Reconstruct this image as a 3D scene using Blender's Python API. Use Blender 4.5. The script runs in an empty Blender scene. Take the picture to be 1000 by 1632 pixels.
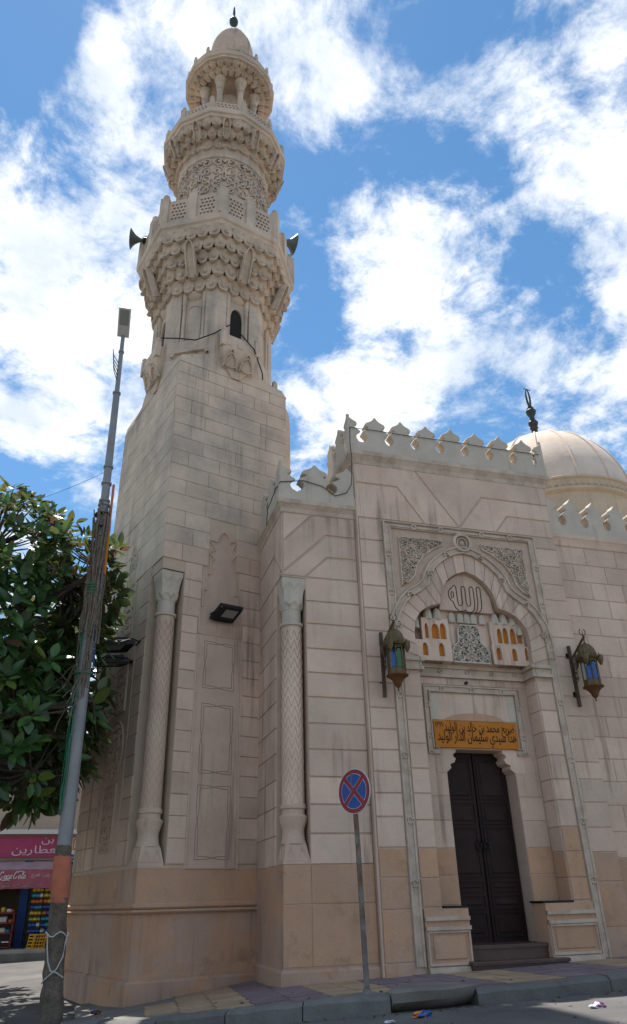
import bpy, bmesh, math, random
from mathutils import Vector, Matrix
random.seed(11)
sc = bpy.context.scene
COL = sc.collection
pi = math.pi
# ------------------------------------------------------------------ camera
PITCH, ROLL, YAW = .4941, -.0263, .2897
fw = Vector((math.sin(YAW)*math.cos(PITCH), math.cos(YAW)*math.cos(PITCH), math.sin(PITCH)))
r0 = Vector((math.cos(YAW), -math.sin(YAW), 0)); u0 = r0.cross(fw)
rt = r0*math.cos(ROLL)+u0*math.sin(ROLL); up = -r0*math.sin(ROLL)+u0*math.cos(ROLL)
cd = bpy.data.cameras.new('camera'); cam = bpy.data.objects.new('camera', cd); COL.objects.link(cam)
M = Matrix.Identity(4)
for i in range(3):
    M[i][0], M[i][1], M[i][2] = rt[i], up[i], -fw[i]
M[2][3] = 1.4
cam.matrix_world = M
cd.sensor_fit = 'VERTICAL'; cd.sensor_height = 36; cd.lens = 1151.65/1632*36
cd.clip_start = .05; cd.clip_end = 5000
sc.camera = cam
CAM = Vector((0, 0, 1.4))
def project(w):
    d = Vector(w)-CAM; k = d.dot(fw)
    if k <= .1: return None
    return 500+1151.65*d.dot(rt)/k, 816-1151.65*d.dot(up)/k, k
# ------------------------------------------------------------------ sun, sky, exposure
SUN_EL, SUN_AZ = math.radians(72.), math.radians(-10)      # azimuth clockwise from +Y
sdir = Vector((math.sin(SUN_AZ)*math.cos(SUN_EL), math.cos(SUN_AZ)*math.cos(SUN_EL), math.sin(SUN_EL)))
sl = bpy.data.lights.new('sun', 'SUN'); sl.energy = 4.6; sl.angle = math.radians(.53); sl.color = (1, .95, .88)
so = bpy.data.objects.new('sun', sl); COL.objects.link(so)
so.rotation_euler = (-sdir).to_track_quat('-Z', 'Y').to_euler(); so.location = (0, 0, 60)
sc.view_settings.view_transform = 'Standard'; sc.view_settings.look = 'None'
sc.view_settings.exposure = 0.86; sc.view_settings.gamma = 1.0
sc.view_settings.use_curve_mapping = False
W = bpy.data.worlds.new('World'); sc.world = W; W.use_nodes = True
nt = W.node_tree; nt.nodes.clear()
def N(t, typ, **kw):
    n = t.nodes.new(typ)
    for k, v in kw.items():
        if k in n.bl_rna.properties and k not in ('inputs',): setattr(n, k, v)
    return n
def math_node(t, op, a, b=None, c=None, clamp=False):
    n = t.nodes.new('ShaderNodeMath'); n.operation = op; n.use_clamp = clamp
    for i, v in enumerate((a, b, c)):
        if v is None: continue
        if isinstance(v, (int, float)): n.inputs[i].default_value = v
        else: t.links.new(v, n.inputs[i])
    return n.outputs[0]
def vmath(t, op, a, b=None):
    n = t.nodes.new('ShaderNodeVectorMath'); n.operation = op
    for i, v in enumerate((a, b)):
        if v is None: continue
        if isinstance(v, (tuple, list)): n.inputs[i].default_value = v
        else: t.links.new(v, n.inputs[i])
    return n
def noise(t, vec, scale, detail=4, rough=.55, dist=0.):
    n = t.nodes.new('ShaderNodeTexNoise'); n.inputs['Scale'].default_value = scale
    n.inputs['Detail'].default_value = detail; n.inputs['Roughness'].default_value = rough; n.inputs['Distortion'].default_value = dist
    if vec is not None: t.links.new(vec, n.inputs['Vector'])
    return n.outputs['Fac']
def maprange(t, v, a, b, c, d, smooth=False):
    n = t.nodes.new('ShaderNodeMapRange'); n.clamp = True
    if smooth: n.interpolation_type = 'SMOOTHSTEP'
    t.links.new(v, n.inputs[0])
    for i, x in enumerate((a, b, c, d)): n.inputs[1+i].default_value = x
    return n.outputs[0]
def mixc(t, fac, a, b, blend='MIX'):
    n = t.nodes.new('ShaderNodeMix'); n.data_type = 'RGBA'; n.blend_type = blend
    for sock, v in ((n.inputs[0], fac), (n.inputs[6], a), (n.inputs[7], b)):
        if isinstance(v, (int, float)): sock.default_value = v
        elif isinstance(v, (tuple, list)): sock.default_value = tuple(v)+((1,) if len(v) == 3 else ())
        else: t.links.new(v, sock)
    return n.outputs[2]
sky = nt.nodes.new('ShaderNodeTexSky'); sky.sky_type = 'NISHITA'; sky.sun_disc = False
sky.sun_elevation = SUN_EL; sky.sun_rotation = SUN_AZ; sky.air_density = 1.0; sky.dust_density = .05; sky.ozone_density = 1.6
hs = nt.nodes.new('ShaderNodeHueSaturation'); hs.inputs['Hue'].default_value = .492; hs.inputs['Saturation'].default_value = 1.18; hs.inputs['Value'].default_value = .92
nt.links.new(sky.outputs[0], hs.inputs['Color'])
tc = nt.nodes.new('ShaderNodeTexCoord')
dirv = tc.outputs['Generated']
sep = nt.nodes.new('ShaderNodeSeparateXYZ'); nt.links.new(dirv, sep.inputs[0])
zc = math_node(nt, 'ADD', math_node(nt, 'MAXIMUM', sep.outputs[2], 0), .2)
plx = math_node(nt, 'DIVIDE', sep.outputs[0], zc); ply = math_node(nt, 'DIVIDE', sep.outputs[1], zc)
cmb = nt.nodes.new('ShaderNodeCombineXYZ'); nt.links.new(plx, cmb.inputs[0]); nt.links.new(ply, cmb.inputs[1])
pv = cmb.outputs[0]
n1 = noise(nt, pv, 3.6, 10, .66, .35)
n2 = noise(nt, pv, 10.5, 9, .68, .3)
tot = math_node(nt, 'ADD', math_node(nt, 'MULTIPLY', n1, .62), math_node(nt, 'MULTIPLY', n2, .38))
# where the gaps and the cloud banks stand in this sky: (direction, width, weight)
BL = [((.115,.462,.88),.09,.16),((.177,.495,.851),.05,.12),((.232,.472,.85),.05,.13),((.303,.471,.829),.045,.13),((.357,.415,.837),.05,.14),((.413,.437,.799),.05,.12),((.447,.342,.827),.06,.14),((.499,.43,.752),.05,.12),((.449,.468,.761),.04,.08),((.304,.591,.748),.05,.1),((.277,.642,.715),.05,.09),((.369,.637,.677),.05,.1),((.248,.759,.601),.07,.14),((.345,.726,.595),.05,.1),((.547,.591,.592),.07,.13),((.541,.502,.675),.05,.11),((.539,.656,.529),.04,.1),((.409,.654,.636),.04,.08),((-.14,.665,.733),.09,.16),((-.067,.73,.68),.09,.15),((-.136,.773,.619),.09,.15),((-.067,.83,.554),.06,.1),((-.047,.535,.843),.06,.13),((-.09,.526,.846),.03,.06),((-.021,.626,.78),.05,.08),((-.169,.516,.84),.06,-.17),((-.141,.559,.817),.06,-.17),((-.119,.494,.861),.035,-.08),((-.096,.605,.79),.04,-.06),((.243,.412,.878),.025,-.12),((.289,.424,.858),.022,-.14),((.302,.391,.869),.02,-.07),((.225,.551,.804),.05,-.15),((.168,.58,.797),.04,-.1),((.278,.513,.813),.035,-.1),((.35,.491,.798),.035,-.13),((.395,.505,.767),.035,-.13),((.456,.519,.723),.04,-.15),((.475,.545,.691),.04,-.14),((.428,.569,.703),.03,-.08),((.426,.379,.821),.018,-.1),((.453,.395,.799),.02,-.12),((.186,.652,.735),.04,-.13),((.216,.702,.678),.045,-.15),((.216,.736,.641),.03,-.1),((.302,.698,.65),.025,-.05),((.482,.583,.654),.025,-.06),((.453,.661,.598),.035,-.12),((.405,.695,.594),.025,-.07),((-.134,.867,.48),.05,-.16),((-.073,.877,.475),.035,-.12),((.525,.638,.563),.02,-.05)]
acc = math_node(nt, 'MULTIPLY_ADD', tot, 1.75, -.375)
for d, wdt, amt in BL:
    v = Vector(d).normalized()
    dist = vmath(nt, 'DISTANCE', dirv, tuple(v)).outputs['Value']
    g = math_node(nt, 'EXPONENT', math_node(nt, 'MULTIPLY', math_node(nt, 'POWER', math_node(nt, 'DIVIDE', dist, wdt), 2), -1))
    acc = math_node(nt, 'MULTIPLY_ADD', g, amt*.8, acc)
mask = maprange(nt, acc, .40, .68, 0, 1, True)
shade = maprange(nt, noise(nt, pv, 4.2, 7, .6),   .36, .60, 0, 1.0, True)
ccol = mixc(nt, shade, (4.5, 5.0, 5.7), (6.9, 7.0, 7.1))
skym = mixc(nt, mask, hs.outputs['Color'], ccol)
bg = nt.nodes.new('ShaderNodeBackground'); bg.inputs['Strength'].default_value = .1
nt.links.new(skym, bg.inputs['Color'])
wo = nt.nodes.new('ShaderNodeOutputWorld'); nt.links.new(bg.outputs[0], wo.inputs[0])
# ------------------------------------------------------------------ helpers
class Fr:
    def __init__(s, o, a, b, n): s.o, s.a, s.b, s.n = Vector(o), Vector(a), Vector(b), Vector(n)
    def p(s, a, b, n=0.): return s.o+s.a*a+s.b*b+s.n*n
    def off(s, d): return Fr(s.o+s.n*d, s.a, s.b, s.n)
XZ = lambda y: Fr((0, y, 0), (1, 0, 0), (0, 0, 1), (0, -1, 0))
FP, FB, FW, FRc = XZ(11.0), XZ(11.09), XZ(11.1), XZ(11.35)
FS = Fr((2.7177, 0, 0), (0, 1, 0), (0, 0, 1), (-1, 0, 0))      # left side of the wing block: a = world y
PHI = .2943; cs, sn = math.cos(PHI), math.sin(PHI)
AX, AY = cs*4.3063-sn*11.5258, sn*4.3063+cs*11.5258
MFf = Fr((AX, AY, 0), (cs, sn, 0), (0, 0, 1), (sn, -cs, 0))
MLf = Fr((AX, AY, 0), (-sn, cs, 0), (0, 0, 1), (-cs, -sn, 0))
def wl(x, y, z): return Vector((AX+cs*x-sn*y, AY+sn*x+cs*y, z))
HC = 1.31
CEN = wl(HC, HC, 0); DV = Vector((CEN.x, CEN.y, 0)).normalized(); LAT = Vector((DV.y, -DV.x, 0))
def ring(R, deg, z, off=0.):
    a = math.radians(deg)
    return wl(HC+R*math.sin(a), HC-R*math.cos(a), z)+LAT*off
class MB:
    def __init__(s): s.v = []; s.f = []
    def add(s, pts, faces):
        k = len(s.v); s.v += [tuple(p) for p in pts]; s.f += [tuple(i+k for i in f) for f in faces]
    def box(s, fr, a0, a1, b0, b1, n0, n1):
        s.add([fr.p(a, b, n) for n in (n0, n1) for b in (b0, b1) for a in (a0, a1)],
              [(0, 2, 3, 1), (4, 5, 7, 6), (0, 1, 5, 4), (2, 6, 7, 3), (0, 4, 6, 2), (1, 3, 7, 5)])
    def stone(s, fr, a0, a1, b0, b1, n0, n1, ch=.008):
        P = [fr.p(a, b, n0) for b in (b0, b1) for a in (a0, a1)]
        P += [fr.p(a, b, n1-ch) for b in (b0, b1) for a in (a0, a1)]
        P += [fr.p(a, b, n1) for b in (b0+ch, b1-ch) for a in (a0+ch, a1-ch)]
        F = [(8, 9, 11, 10)]
        for o in (0, 4):
            F += [(o, o+1, o+5, o+4), (o+3, o+2, o+6, o+7), (o+2, o, o+4, o+6), (o+1, o+3, o+7, o+5)]
        s.add(P, F)
    def prism(s, fr, poly, n0, n1, ch=0.):
        k = len(poly)
        area = sum(poly[i][0]*poly[(i+1) % k][1]-poly[(i+1) % k][0]*poly[i][1] for i in range(k))
        if area < 0: poly = poly[::-1]
        P = [fr.p(a, b, n0) for a, b in poly]+[fr.p(a, b, n1-ch) for a, b in poly]
        F = [tuple(range(k))[::-1]]+[(i, (i+1) % k, k+(i+1) % k, k+i) for i in range(k)]
        if ch:
            Q = []
            for i in range(k):
                p0, p1, p2 = (Vector(poly[i-1]), Vector(poly[i]), Vector(poly[(i+1) % k]))
                e1 = (p1-p0).normalized(); e2 = (p2-p1).normalized()
                m = Vector((-(e1.y+e2.y), e1.x+e2.x)); L = m.length
                m = m/L if L > 1e-6 else Vector((-e1.y, e1.x))
                Q.append(p1+m*min(ch*1.6, ch/max(.35, m.dot(Vector((-e1.y, e1.x))))))
            P += [fr.p(q.x, q.y, n1) for q in Q]
            F += [(k+i, k+(i+1) % k, 2*k+(i+1) % k, 2*k+i) for i in range(k)]+[tuple(range(2*k, 3*k))]
        else: F.append(tuple(range(k, 2*k)))
        s.add(P, F)
    def ribbon(s, fn, pts, w, n0, n1, closed=False):
        # raised strip along a 2D polyline; fn(a,b,n) -> point
        m = len(pts); P = []; F = []
        for i in range(m):
            a = Vector(pts[i-1] if (closed or i > 0) else pts[0]); b = Vector(pts[(i+1) % m] if (closed or i < m-1) else pts[-1])
            t = (b-a); t = t.normalized() if t.length > 1e-9 else Vector((1, 0)); q = Vector((-t.y, t.x))*w*.5; c = Vector(pts[i])
            for d, n in ((q, n0), (q*.72, n1), (-q*.72, n1), (-q, n0)):
                P.append(fn(c.x+d.x, c.y+d.y, n))
        for i in range(m if closed else m-1):
            j = (i+1) % m
            for k in range(3): F.append((i*4+k, j*4+k, j*4+k+1, i*4+k+1))
        s.add(P, F)
    def tube(s, pts, r, seg=6, cap=True):
        pts = [Vector(p) for p in pts]; m = len(pts); P = []; F = []
        ref = Vector((.13, .21, .97))
        for i, p in enumerate(pts):
            t = (pts[min(i+1, m-1)]-pts[max(i-1, 0)]).normalized()
            x = t.cross(ref)
            if x.length < .05: x = t.cross(Vector((1, 0, 0)))
            x.normalize(); y = t.cross(x); rr = r[i] if isinstance(r, (list, tuple)) else r
            P += [p+x*rr*math.cos(2*pi*k/seg)+y*rr*math.sin(2*pi*k/seg) for k in range(seg)]
        for i in range(m-1):
            for k in range(seg):
                F.append((i*seg+k, i*seg+(k+1) % seg, (i+1)*seg+(k+1) % seg, (i+1)*seg+k))
        if cap: F += [tuple(range(seg))[::-1], tuple(range((m-1)*seg, m*seg))]
        s.add(P, F)
    def lathe(s, c, prof, seg=24, rot=0., sq=1.):
        c = Vector(c); P = []; F = []; m = len(prof)
        for r, z in prof:
            P += [c+Vector((r*math.cos(2*pi*k/seg+rot), r*math.sin(2*pi*k/seg+rot)*sq, z)) for k in range(seg)]
        for i in range(m-1):
            for k in range(seg):
                F.append((i*seg+k, i*seg+(k+1) % seg, (i+1)*seg+(k+1) % seg, (i+1)*seg+k))
        F += [tuple(range(seg))[::-1], tuple(range((m-1)*seg, m*seg))]
        s.add(P, F)
    def loft(s, rings, cap=True):
        m = len(rings); k = len(rings[0]); P = [p for r in rings for p in r]; F = []
        for i in range(m-1):
            for j in range(k): F.append((i*k+j, i*k+(j+1) % k, (i+1)*k+(j+1) % k, (i+1)*k+j))
        if cap: F += [tuple(range(k))[::-1], tuple(range((m-1)*k, m*k))]
        s.add(P, F)
    def grid(s, fn, nu, nv, closed=False):
        P = [fn(i/nu, j/nv) for j in range(nv+1) for i in range(nu if closed else nu+1)]; w = nu if closed else nu+1
        F = [(j*w+i, j*w+(i+1) % w, (j+1)*w+(i+1) % w, (j+1)*w+i) for j in range(nv) for i in range(nu)]
        s.add(P, F)
    def ball(s, c, r, seg=10, rings=6, sz=1.):
        s.lathe(Vector(c), [(max(.001, r*math.sin(pi*i/rings)), -r*sz*math.cos(pi*i/rings)) for i in range(rings+1)], seg)
    def mesh(s, name, mat, smooth=False):
        me = bpy.data.meshes.new(name); me.from_pydata(s.v, [], s.f); me.update()
        if mat is not None: me.materials.append(mat)
        if smooth:
            me.polygons.foreach_set('use_smooth', [True]*len(me.polygons))
            try: me.set_sharp_from_angle(angle=math.radians(38))
            except Exception: pass
        return me
    def build(s, name, mat, parent=None, smooth=False, fix=False):
        me = s.mesh(name, mat, smooth)
        if fix:
            bm = bmesh.new(); bm.from_mesh(me); bmesh.ops.recalc_face_normals(bm, faces=bm.faces); bm.to_mesh(me); bm.free()
        return put(name, me, parent)
def put(name, me, parent=None):
    o = bpy.data.objects.new(name, me); COL.objects.link(o)
    if parent is not None: attach(o, parent)
    return o
def base_of(p):
    l = Vector(p.location)
    if p.parent is not None: l = l+Vector(p.parent.location) if p.type != 'EMPTY' else l
    return l
def attach(o, p):
    o.parent = p
    root = p
    while root.parent is not None: root = root.parent
    # parts are modelled in the place's own coordinates
    o.matrix_parent_inverse = Matrix.Translation(-Vector(root.location)) if root is p else Matrix.Identity(4)
def thing(name, label, cat, loc, group=None):
    o = bpy.data.objects.new(name, None); COL.objects.link(o); o.location = loc; o.empty_display_size = .2
    o['label'] = label; o['category'] = cat
    if group: o['group'] = group
    return o
def tag(o, label, cat, group=None):
    o['label'] = label; o['category'] = cat
    if group: o['group'] = group
    return o
def structure(o): o['kind'] = 'structure'; return o
def stuff(o): o['kind'] = 'stuff'; return o
def shape(loops, n0, n1, fr, name, mat, parent=None):
    """flat outline with holes, extruded between n0 and n1 of a frame"""
    cu = bpy.data.curves.new(name, 'CURVE'); cu.dimensions = '2D'; cu.fill_mode = 'BOTH'; cu.extrude = abs(n1-n0)/2
    for lp in loops:
        sp = cu.splines.new('POLY'); sp.points.add(len(lp)-1); sp.use_cyclic_u = True
        for i, (a, b) in enumerate(lp): sp.points[i].co = (a, b, 0, 1)
    t = bpy.data.objects.new(name, cu); COL.objects.link(t)
    dg = bpy.context.evaluated_depsgraph_get(); dg.update()
    me = bpy.data.meshes.new_from_object(t.evaluated_get(dg)); bpy.data.objects.remove(t); bpy.data.curves.remove(cu)
    mid = (n0+n1)/2
    for v in me.vertices: v.co = fr.p(v.co.x, v.co.y, mid+v.co.z)
    me.materials.clear(); me.materials.append(mat); me.name = name
    if parent == 'mesh': return me
    return put(name, me, parent)
AR = {'ا':('ﺍ','ﺎ'),'أ':('ﺃ','ﺄ'),'إ':('ﺇ','ﺈ'),'ب':('ﺏ','ﺐ','ﺑ','ﺒ'),'ت':('ﺕ','ﺖ','ﺗ','ﺘ'),'ج':('ﺝ','ﺞ','ﺟ','ﺠ'),'ح':('ﺡ','ﺢ','ﺣ','ﺤ'),'خ':('ﺥ','ﺦ','ﺧ','ﺨ'),
 'د':('ﺩ','ﺪ'),'ذ':('ﺫ','ﺬ'),'ر':('ﺭ','ﺮ'),'س':('ﺱ','ﺲ','ﺳ','ﺴ'),'ش':('ﺵ','ﺶ','ﺷ','ﺸ'),'ص':('ﺹ','ﺺ','ﺻ','ﺼ'),'ض':('ﺽ','ﺾ','ﺿ','ﻀ'),'ط':('ﻁ','ﻂ','ﻃ','ﻄ'),
 'ع':('ﻉ','ﻊ','ﻋ','ﻌ'),'ف':('ﻑ','ﻒ','ﻓ','ﻔ'),'ق':('ﻕ','ﻖ','ﻗ','ﻘ'),'ل':('ﻝ','ﻞ','ﻟ','ﻠ'),'م':('ﻡ','ﻢ','ﻣ','ﻤ'),'ن':('ﻥ','ﻦ','ﻧ','ﻨ'),'ه':('ﻩ','ﻪ','ﻫ','ﻬ'),
 'و':('ﻭ','ﻮ'),'ي':('ﻱ','ﻲ','ﻳ','ﻴ'),'ة':('ﺓ','ﺔ')}
def arabic(s):
    out = []
    for i, ch in enumerate(s):
        if ch not in AR: out.append(ch); continue
        prev = i > 0 and s[i-1] in AR and len(AR[s[i-1]]) == 4
        nxt = i < len(s)-1 and s[i+1] in AR and len(AR[ch]) == 4
        f = AR[ch]; out.append(f[3] if prev and nxt else f[1] if prev else f[2] if nxt else f[0])
    return ''.join(reversed(out))
def text_mesh(body, fr, a0, a1, b0, b1, n, depth, name, mat, parent=None, shear=0., bold=0.):
    """lettering fitted into the rectangle a0..a1, b0..b1 of a frame"""
    cu = bpy.data.curves.new(name, 'FONT'); cu.body = body; cu.extrude = .5; cu.shear = shear; cu.offset = bold; cu.resolution_u = 3
    t = bpy.data.objects.new(name, cu); COL.objects.link(t)
    dg = bpy.context.evaluated_depsgraph_get(); dg.update()
    me = bpy.data.meshes.new_from_object(t.evaluated_get(dg)); bpy.data.objects.remove(t)
    xs = [v.co.x for v in me.vertices]; ys = [v.co.y for v in me.vertices]
    x0, x1, y0, y1 = min(xs), max(xs), min(ys), max(ys)
    for v in me.vertices:
        v.co = fr.p(a0+(v.co.x-x0)/(x1-x0)*(a1-a0), b0+(v.co.y-y0)/(y1-y0)*(b1-b0), n+depth*(v.co.z+.5))
    me.materials.clear(); me.materials.append(mat); me.name = name
    return put(name, me, parent)
def dup(root, loc, label=None, group=None):
    """a copy of a thing with copies of its parts and sub-parts"""
    r = root.copy(); COL.objects.link(r); r.location = loc
    if label: r['label'] = label
    if group: r['group'] = group
    for ch in list(root.children):
        k = ch.copy(); COL.objects.link(k); k.parent = r; k.matrix_parent_inverse = ch.matrix_parent_inverse.copy()
        for g in list(ch.children):
            d = g.copy(); COL.objects.link(d); d.parent = k; d.matrix_parent_inverse = g.matrix_parent_inverse.copy()
    return r
# ------------------------------------------------------------------ materials
def material(name, base, rough=.85, spec=.3, metal=0., var=0., var_scale=3., fine=0., fine_scale=40., streak=0., bump=0., bump_scale=60., rnd=0., tint2=None, tint2_amt=.5, tint2_scale=1.2, tint_edge=.11, dirt=0., dirt_col=(.10, .085, .07)):
    m = bpy.data.materials.new(name); m.use_nodes = True; t = m.node_tree
    b = t.nodes['Principled BSDF']; b.inputs['Roughness'].default_value = rough; b.inputs['Metallic'].default_value = metal
    b.inputs['Specular IOR Level'].default_value = spec
    g = t.nodes.new('ShaderNodeNewGeometry'); pos = g.outputs['Position']
    col = None
    if tint2 is not None:
        f = maprange(t, noise(t, pos, tint2_scale, 6, .65), .53-tint_edge, .53+tint_edge, 0, tint2_amt, True)
        col = mixc(t, f, base, tint2)
    else:
        col = mixc(t, 0., base, base)
    def mul(c, v):
        h = t.nodes.new('ShaderNodeHueSaturation'); t.links.new(c, h.inputs['Color']); t.links.new(v, h.inputs['Value']); return h.outputs[0]
    if var: col = mul(col, maprange(t, noise(t, pos, var_scale, 6, .6), .3, .7, 1-var, 1+var))
    if fine: col = mul(col, maprange(t, noise(t, pos, fine_scale, 3, .7), .25, .75, 1-fine, 1+fine))
    if rnd:
        oi = t.nodes.new('ShaderNodeObjectInfo')
        col = mul(col, maprange(t, oi.outputs['Random'], 0, 1, 1-rnd, 1+rnd))
    if streak:
        sv = vmath(t, 'MULTIPLY', pos, (5.5, 5.5, .32)).outputs[0]
        s1 = maprange(t, noise(t, sv, 1.0, 6, .65), .50, .68, 0, 1, True)
        s2 = maprange(t, noise(t, pos, .55, 3, .5), .42, .62, 0, 1, True)
        col = mixc(t, math_node(t, 'MULTIPLY', math_node(t, 'MULTIPLY', s1, s2), streak), col, dirt_col)
    if dirt:
        d1 = maprange(t, noise(t, pos, 2.1, 8, .7), .54, .72, 0, dirt, True)
        col = mixc(t, d1, col, dirt_col)
    t.links.new(col, b.inputs['Base Color'])
    if bump:
        bn = t.nodes.new('ShaderNodeBump'); bn.inputs['Strength'].default_value = bump; bn.inputs['Distance'].default_value = .01
        hh = math_node(t, 'ADD', noise(t, pos, bump_scale, 4, .65), math_node(t, 'MULTIPLY', noise(t, pos, bump_scale*.18, 4, .6), 1.5))
        t.links.new(hh, bn.inputs['Height']); t.links.new(bn.outputs[0], b.inputs['Normal'])
    return m
STONE = material('pink_plaster', (.57, .415, .325), .9, .2, var=.12, var_scale=1.3, fine=.08, fine_scale=55, streak=.8, bump=.5, rnd=.11, tint2=(.57, .445, .35), tint2_amt=.8, dirt=.2, dirt_col=(.24, .18, .14))
JOINT = material('joint_mortar', (.50, .37, .29), .95, .1, var=.12, bump=.3, streak=.4, dirt=.2)
PALE = material('pale_limestone', (.56, .445, .345), .9, .2, var=.14, var_scale=1.6, fine=.07, streak=.35, bump=.35, rnd=.05, tint2=(.42, .35, .29), tint2_amt=.8)
PALEJ = material('pale_joint', (.50, .395, .30), .95, .1, var=.1, bump=.3)
WEATH = material('weathered_carving', (.53, .43, .335), .92, .2, var=.2, var_scale=3., fine=.08, streak=.5, bump=.4, dirt=.55, dirt_col=(.14, .115, .09))
TAN = material('tan_plaster', (.51, .305, .19), .9, .2, var=.1, var_scale=1.2, fine=.08, streak=.25, bump=.45, bump_scale=35, rnd=.05, tint2=(.45, .30, .215), tint2_amt=1., tint2_scale=.9, dirt=.4, dirt_col=(.17, .11, .075))
TANP = material('pinkish_render', (.45, .30, .225), .92, .15, var=.14, var_scale=1., fine=.06, bump=.4, bump_scale=35, tint2=(.49, .285, .175), tint2_amt=.9, tint2_scale=1.3, tint_edge=.05, streak=.5, dirt=.45, dirt_col=(.15, .10, .075))
GREY = material('grey_limewash', (.49, .43, .355), .9, .2, var=.1, var_scale=2., fine=.06, streak=.35, bump=.35, dirt=.22, dirt_col=(.2, .15, .11))
GREY2 = material('grey_moulding', (.53, .43, .345), .9, .2, var=.1, var_scale=2.5, fine=.06, bump=.3, tint2=(.36, .28, .21), tint2_amt=.7, tint2_scale=3.)
LINE = material('incised_line', (.29, .22, .18), .95, .1)
DARK = material('dark_interior', (.03, .027, .025), .9, .1)  # near-black; on window and recess plates it stands in for shade
DOOR = material('dark_wood', (.026, .0135, .0125), .6, .2, var=.25, var_scale=4., fine=.2, bump=.3, bump_scale=30, rnd=.15)
IRON = material('black_iron', (.02, .02, .021), .5, .4, metal=.6)
STEP = material('red_granite', (.085, .045, .038), .4, .4, var=.2, fine=.25, fine_scale=80, dirt=.35, dirt_col=(.2, .16, .12))
ORANGE = material('ochre_paint', (.47, .16, .014), .7, .3, var=.08, fine=.05)
INK = material('dark_lettering', (.035, .022, .012), .7, .2)
LEAD = material('green_black_metal', (.045, .055, .05), .55, .4, metal=.5, var=.2)
ASPH = material('asphalt', (.105, .10, .097), .9, .25, var=.18, var_scale=1.2, fine=.22, fine_scale=120, bump=.6, bump_scale=140, tint2=(.135, .13, .12), tint2_amt=1., tint2_scale=.5, dirt=.3, dirt_col=(.17, .15, .13))
CONC = material('old_concrete', (.20, .185, .165), .92, .2, var=.2, var_scale=2., fine=.14, fine_scale=70, bump=.6, bump_scale=60, dirt=.4, dirt_col=(.1, .09, .08))
KERB = material('kerb_concrete', (.15, .145, .135), .92, .2, var=.18, var_scale=3., fine=.15, fine_scale=60, bump=.7, bump_scale=50, rnd=.1, dirt=.45, dirt_col=(.07, .063, .056))
TILEY = material('yellow_paving', (.36, .26, .165), .85, .25, var=.14, fine=.1, bump=.4, rnd=.1, dirt=.3, dirt_col=(.15, .12, .1))
TILEP = material('purple_paving', (.20, .15, .165), .85, .25, var=.14, fine=.1, bump=.4, rnd=.1, dirt=.3, dirt_col=(.12, .1, .09))
DOMEM = material('dome_render', (.66, .54, .445), .9, .2, var=.1, var_scale=1.4, fine=.06, streak=.3, bump=.35, dirt=.15)
DRUMM = material('drum_render', (.50, .40, .29), .9, .2, var=.1, streak=.5, bump=.3, dirt_col=(.26, .17, .11))
CABLE = material('black_cable', (.015, .015, .016), .6, .3)
# ------------------------------------------------------------------ ground levels
def hh(x, y):
    z = .405+.026*(min(x, 9)-2.72)
    z -= .03*(min(max(y, 6.5), 13)-11.09)
    if y > 13: z += min(y-13, 11)*.02
    z -= .07*min(max(2.7-x, 0), 2.7)
    return max(z, -.25)
def sm(a, b, x):
    t = min(max((x-a)/(b-a), 0), 1); return t*t*(3-2*t)
def road_z(x, y): return hh(x, y)-.02-.12*sm(-.6, 1.6, x)*(1-sm(13, 16, y))
def grid_lines(lo, hi, near, far):
    v = [lo]; 
    while v[-1] < hi:
        d = near if -8 < v[-1] < 26 else far
        v.append(v[-1]+d)
    return v
mb = MB(); xs = grid_lines(-400, 400, .8, 16); ys = grid_lines(-400, 600, .8, 16)
for y in ys:
    for x in xs: mb.v.append((x, y, road_z(x, y)))
w = len(xs)
for j in range(len(ys)-1):
    for i in range(w-1): mb.f.append((j*w+i, j*w+i+1, (j+1)*w+i+1, (j+1)*w+i))
structure(mb.build('road', ASPH, smooth=True))
# pavement edge (inner edge of the kerb)
EDGE = [(.1, 11.4), (.55, 10.75), (1.2, 10.0), (1.9, 9.4), (2.6, 8.95), (3.3, 8.75), (4.3, 8.7), (6, 8.72), (8, 8.75), (11, 8.75), (16, 8.75), (24, 8.75)]
mb = MB()
def edge_y(x):
    for (x0, y0), (x1, y1) in zip(EDGE, EDGE[1:]):
        if x0 <= x <= x1: return y0+(y1-y0)*(x-x0)/(x1-x0)
    return 8.75
xx = [.1+i*.2 for i in range(118)]
rows_ = []
for x in xx:
    y0 = edge_y(x); y1 = 13.6
    rows_.append([(x, y0+(y1-y0)*j/14, hh(x, y0+(y1-y0)*j/14)-.004) for j in range(15)])
for r in rows_: mb.v += r
for i in range(len(rows_)-1):
    for j in range(14): mb.f.append((i*15+j, (i+1)*15+j, (i+1)*15+j+1, i*15+j+1))
pavement = structure(mb.build('pavement', CONC, smooth=True))
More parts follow.
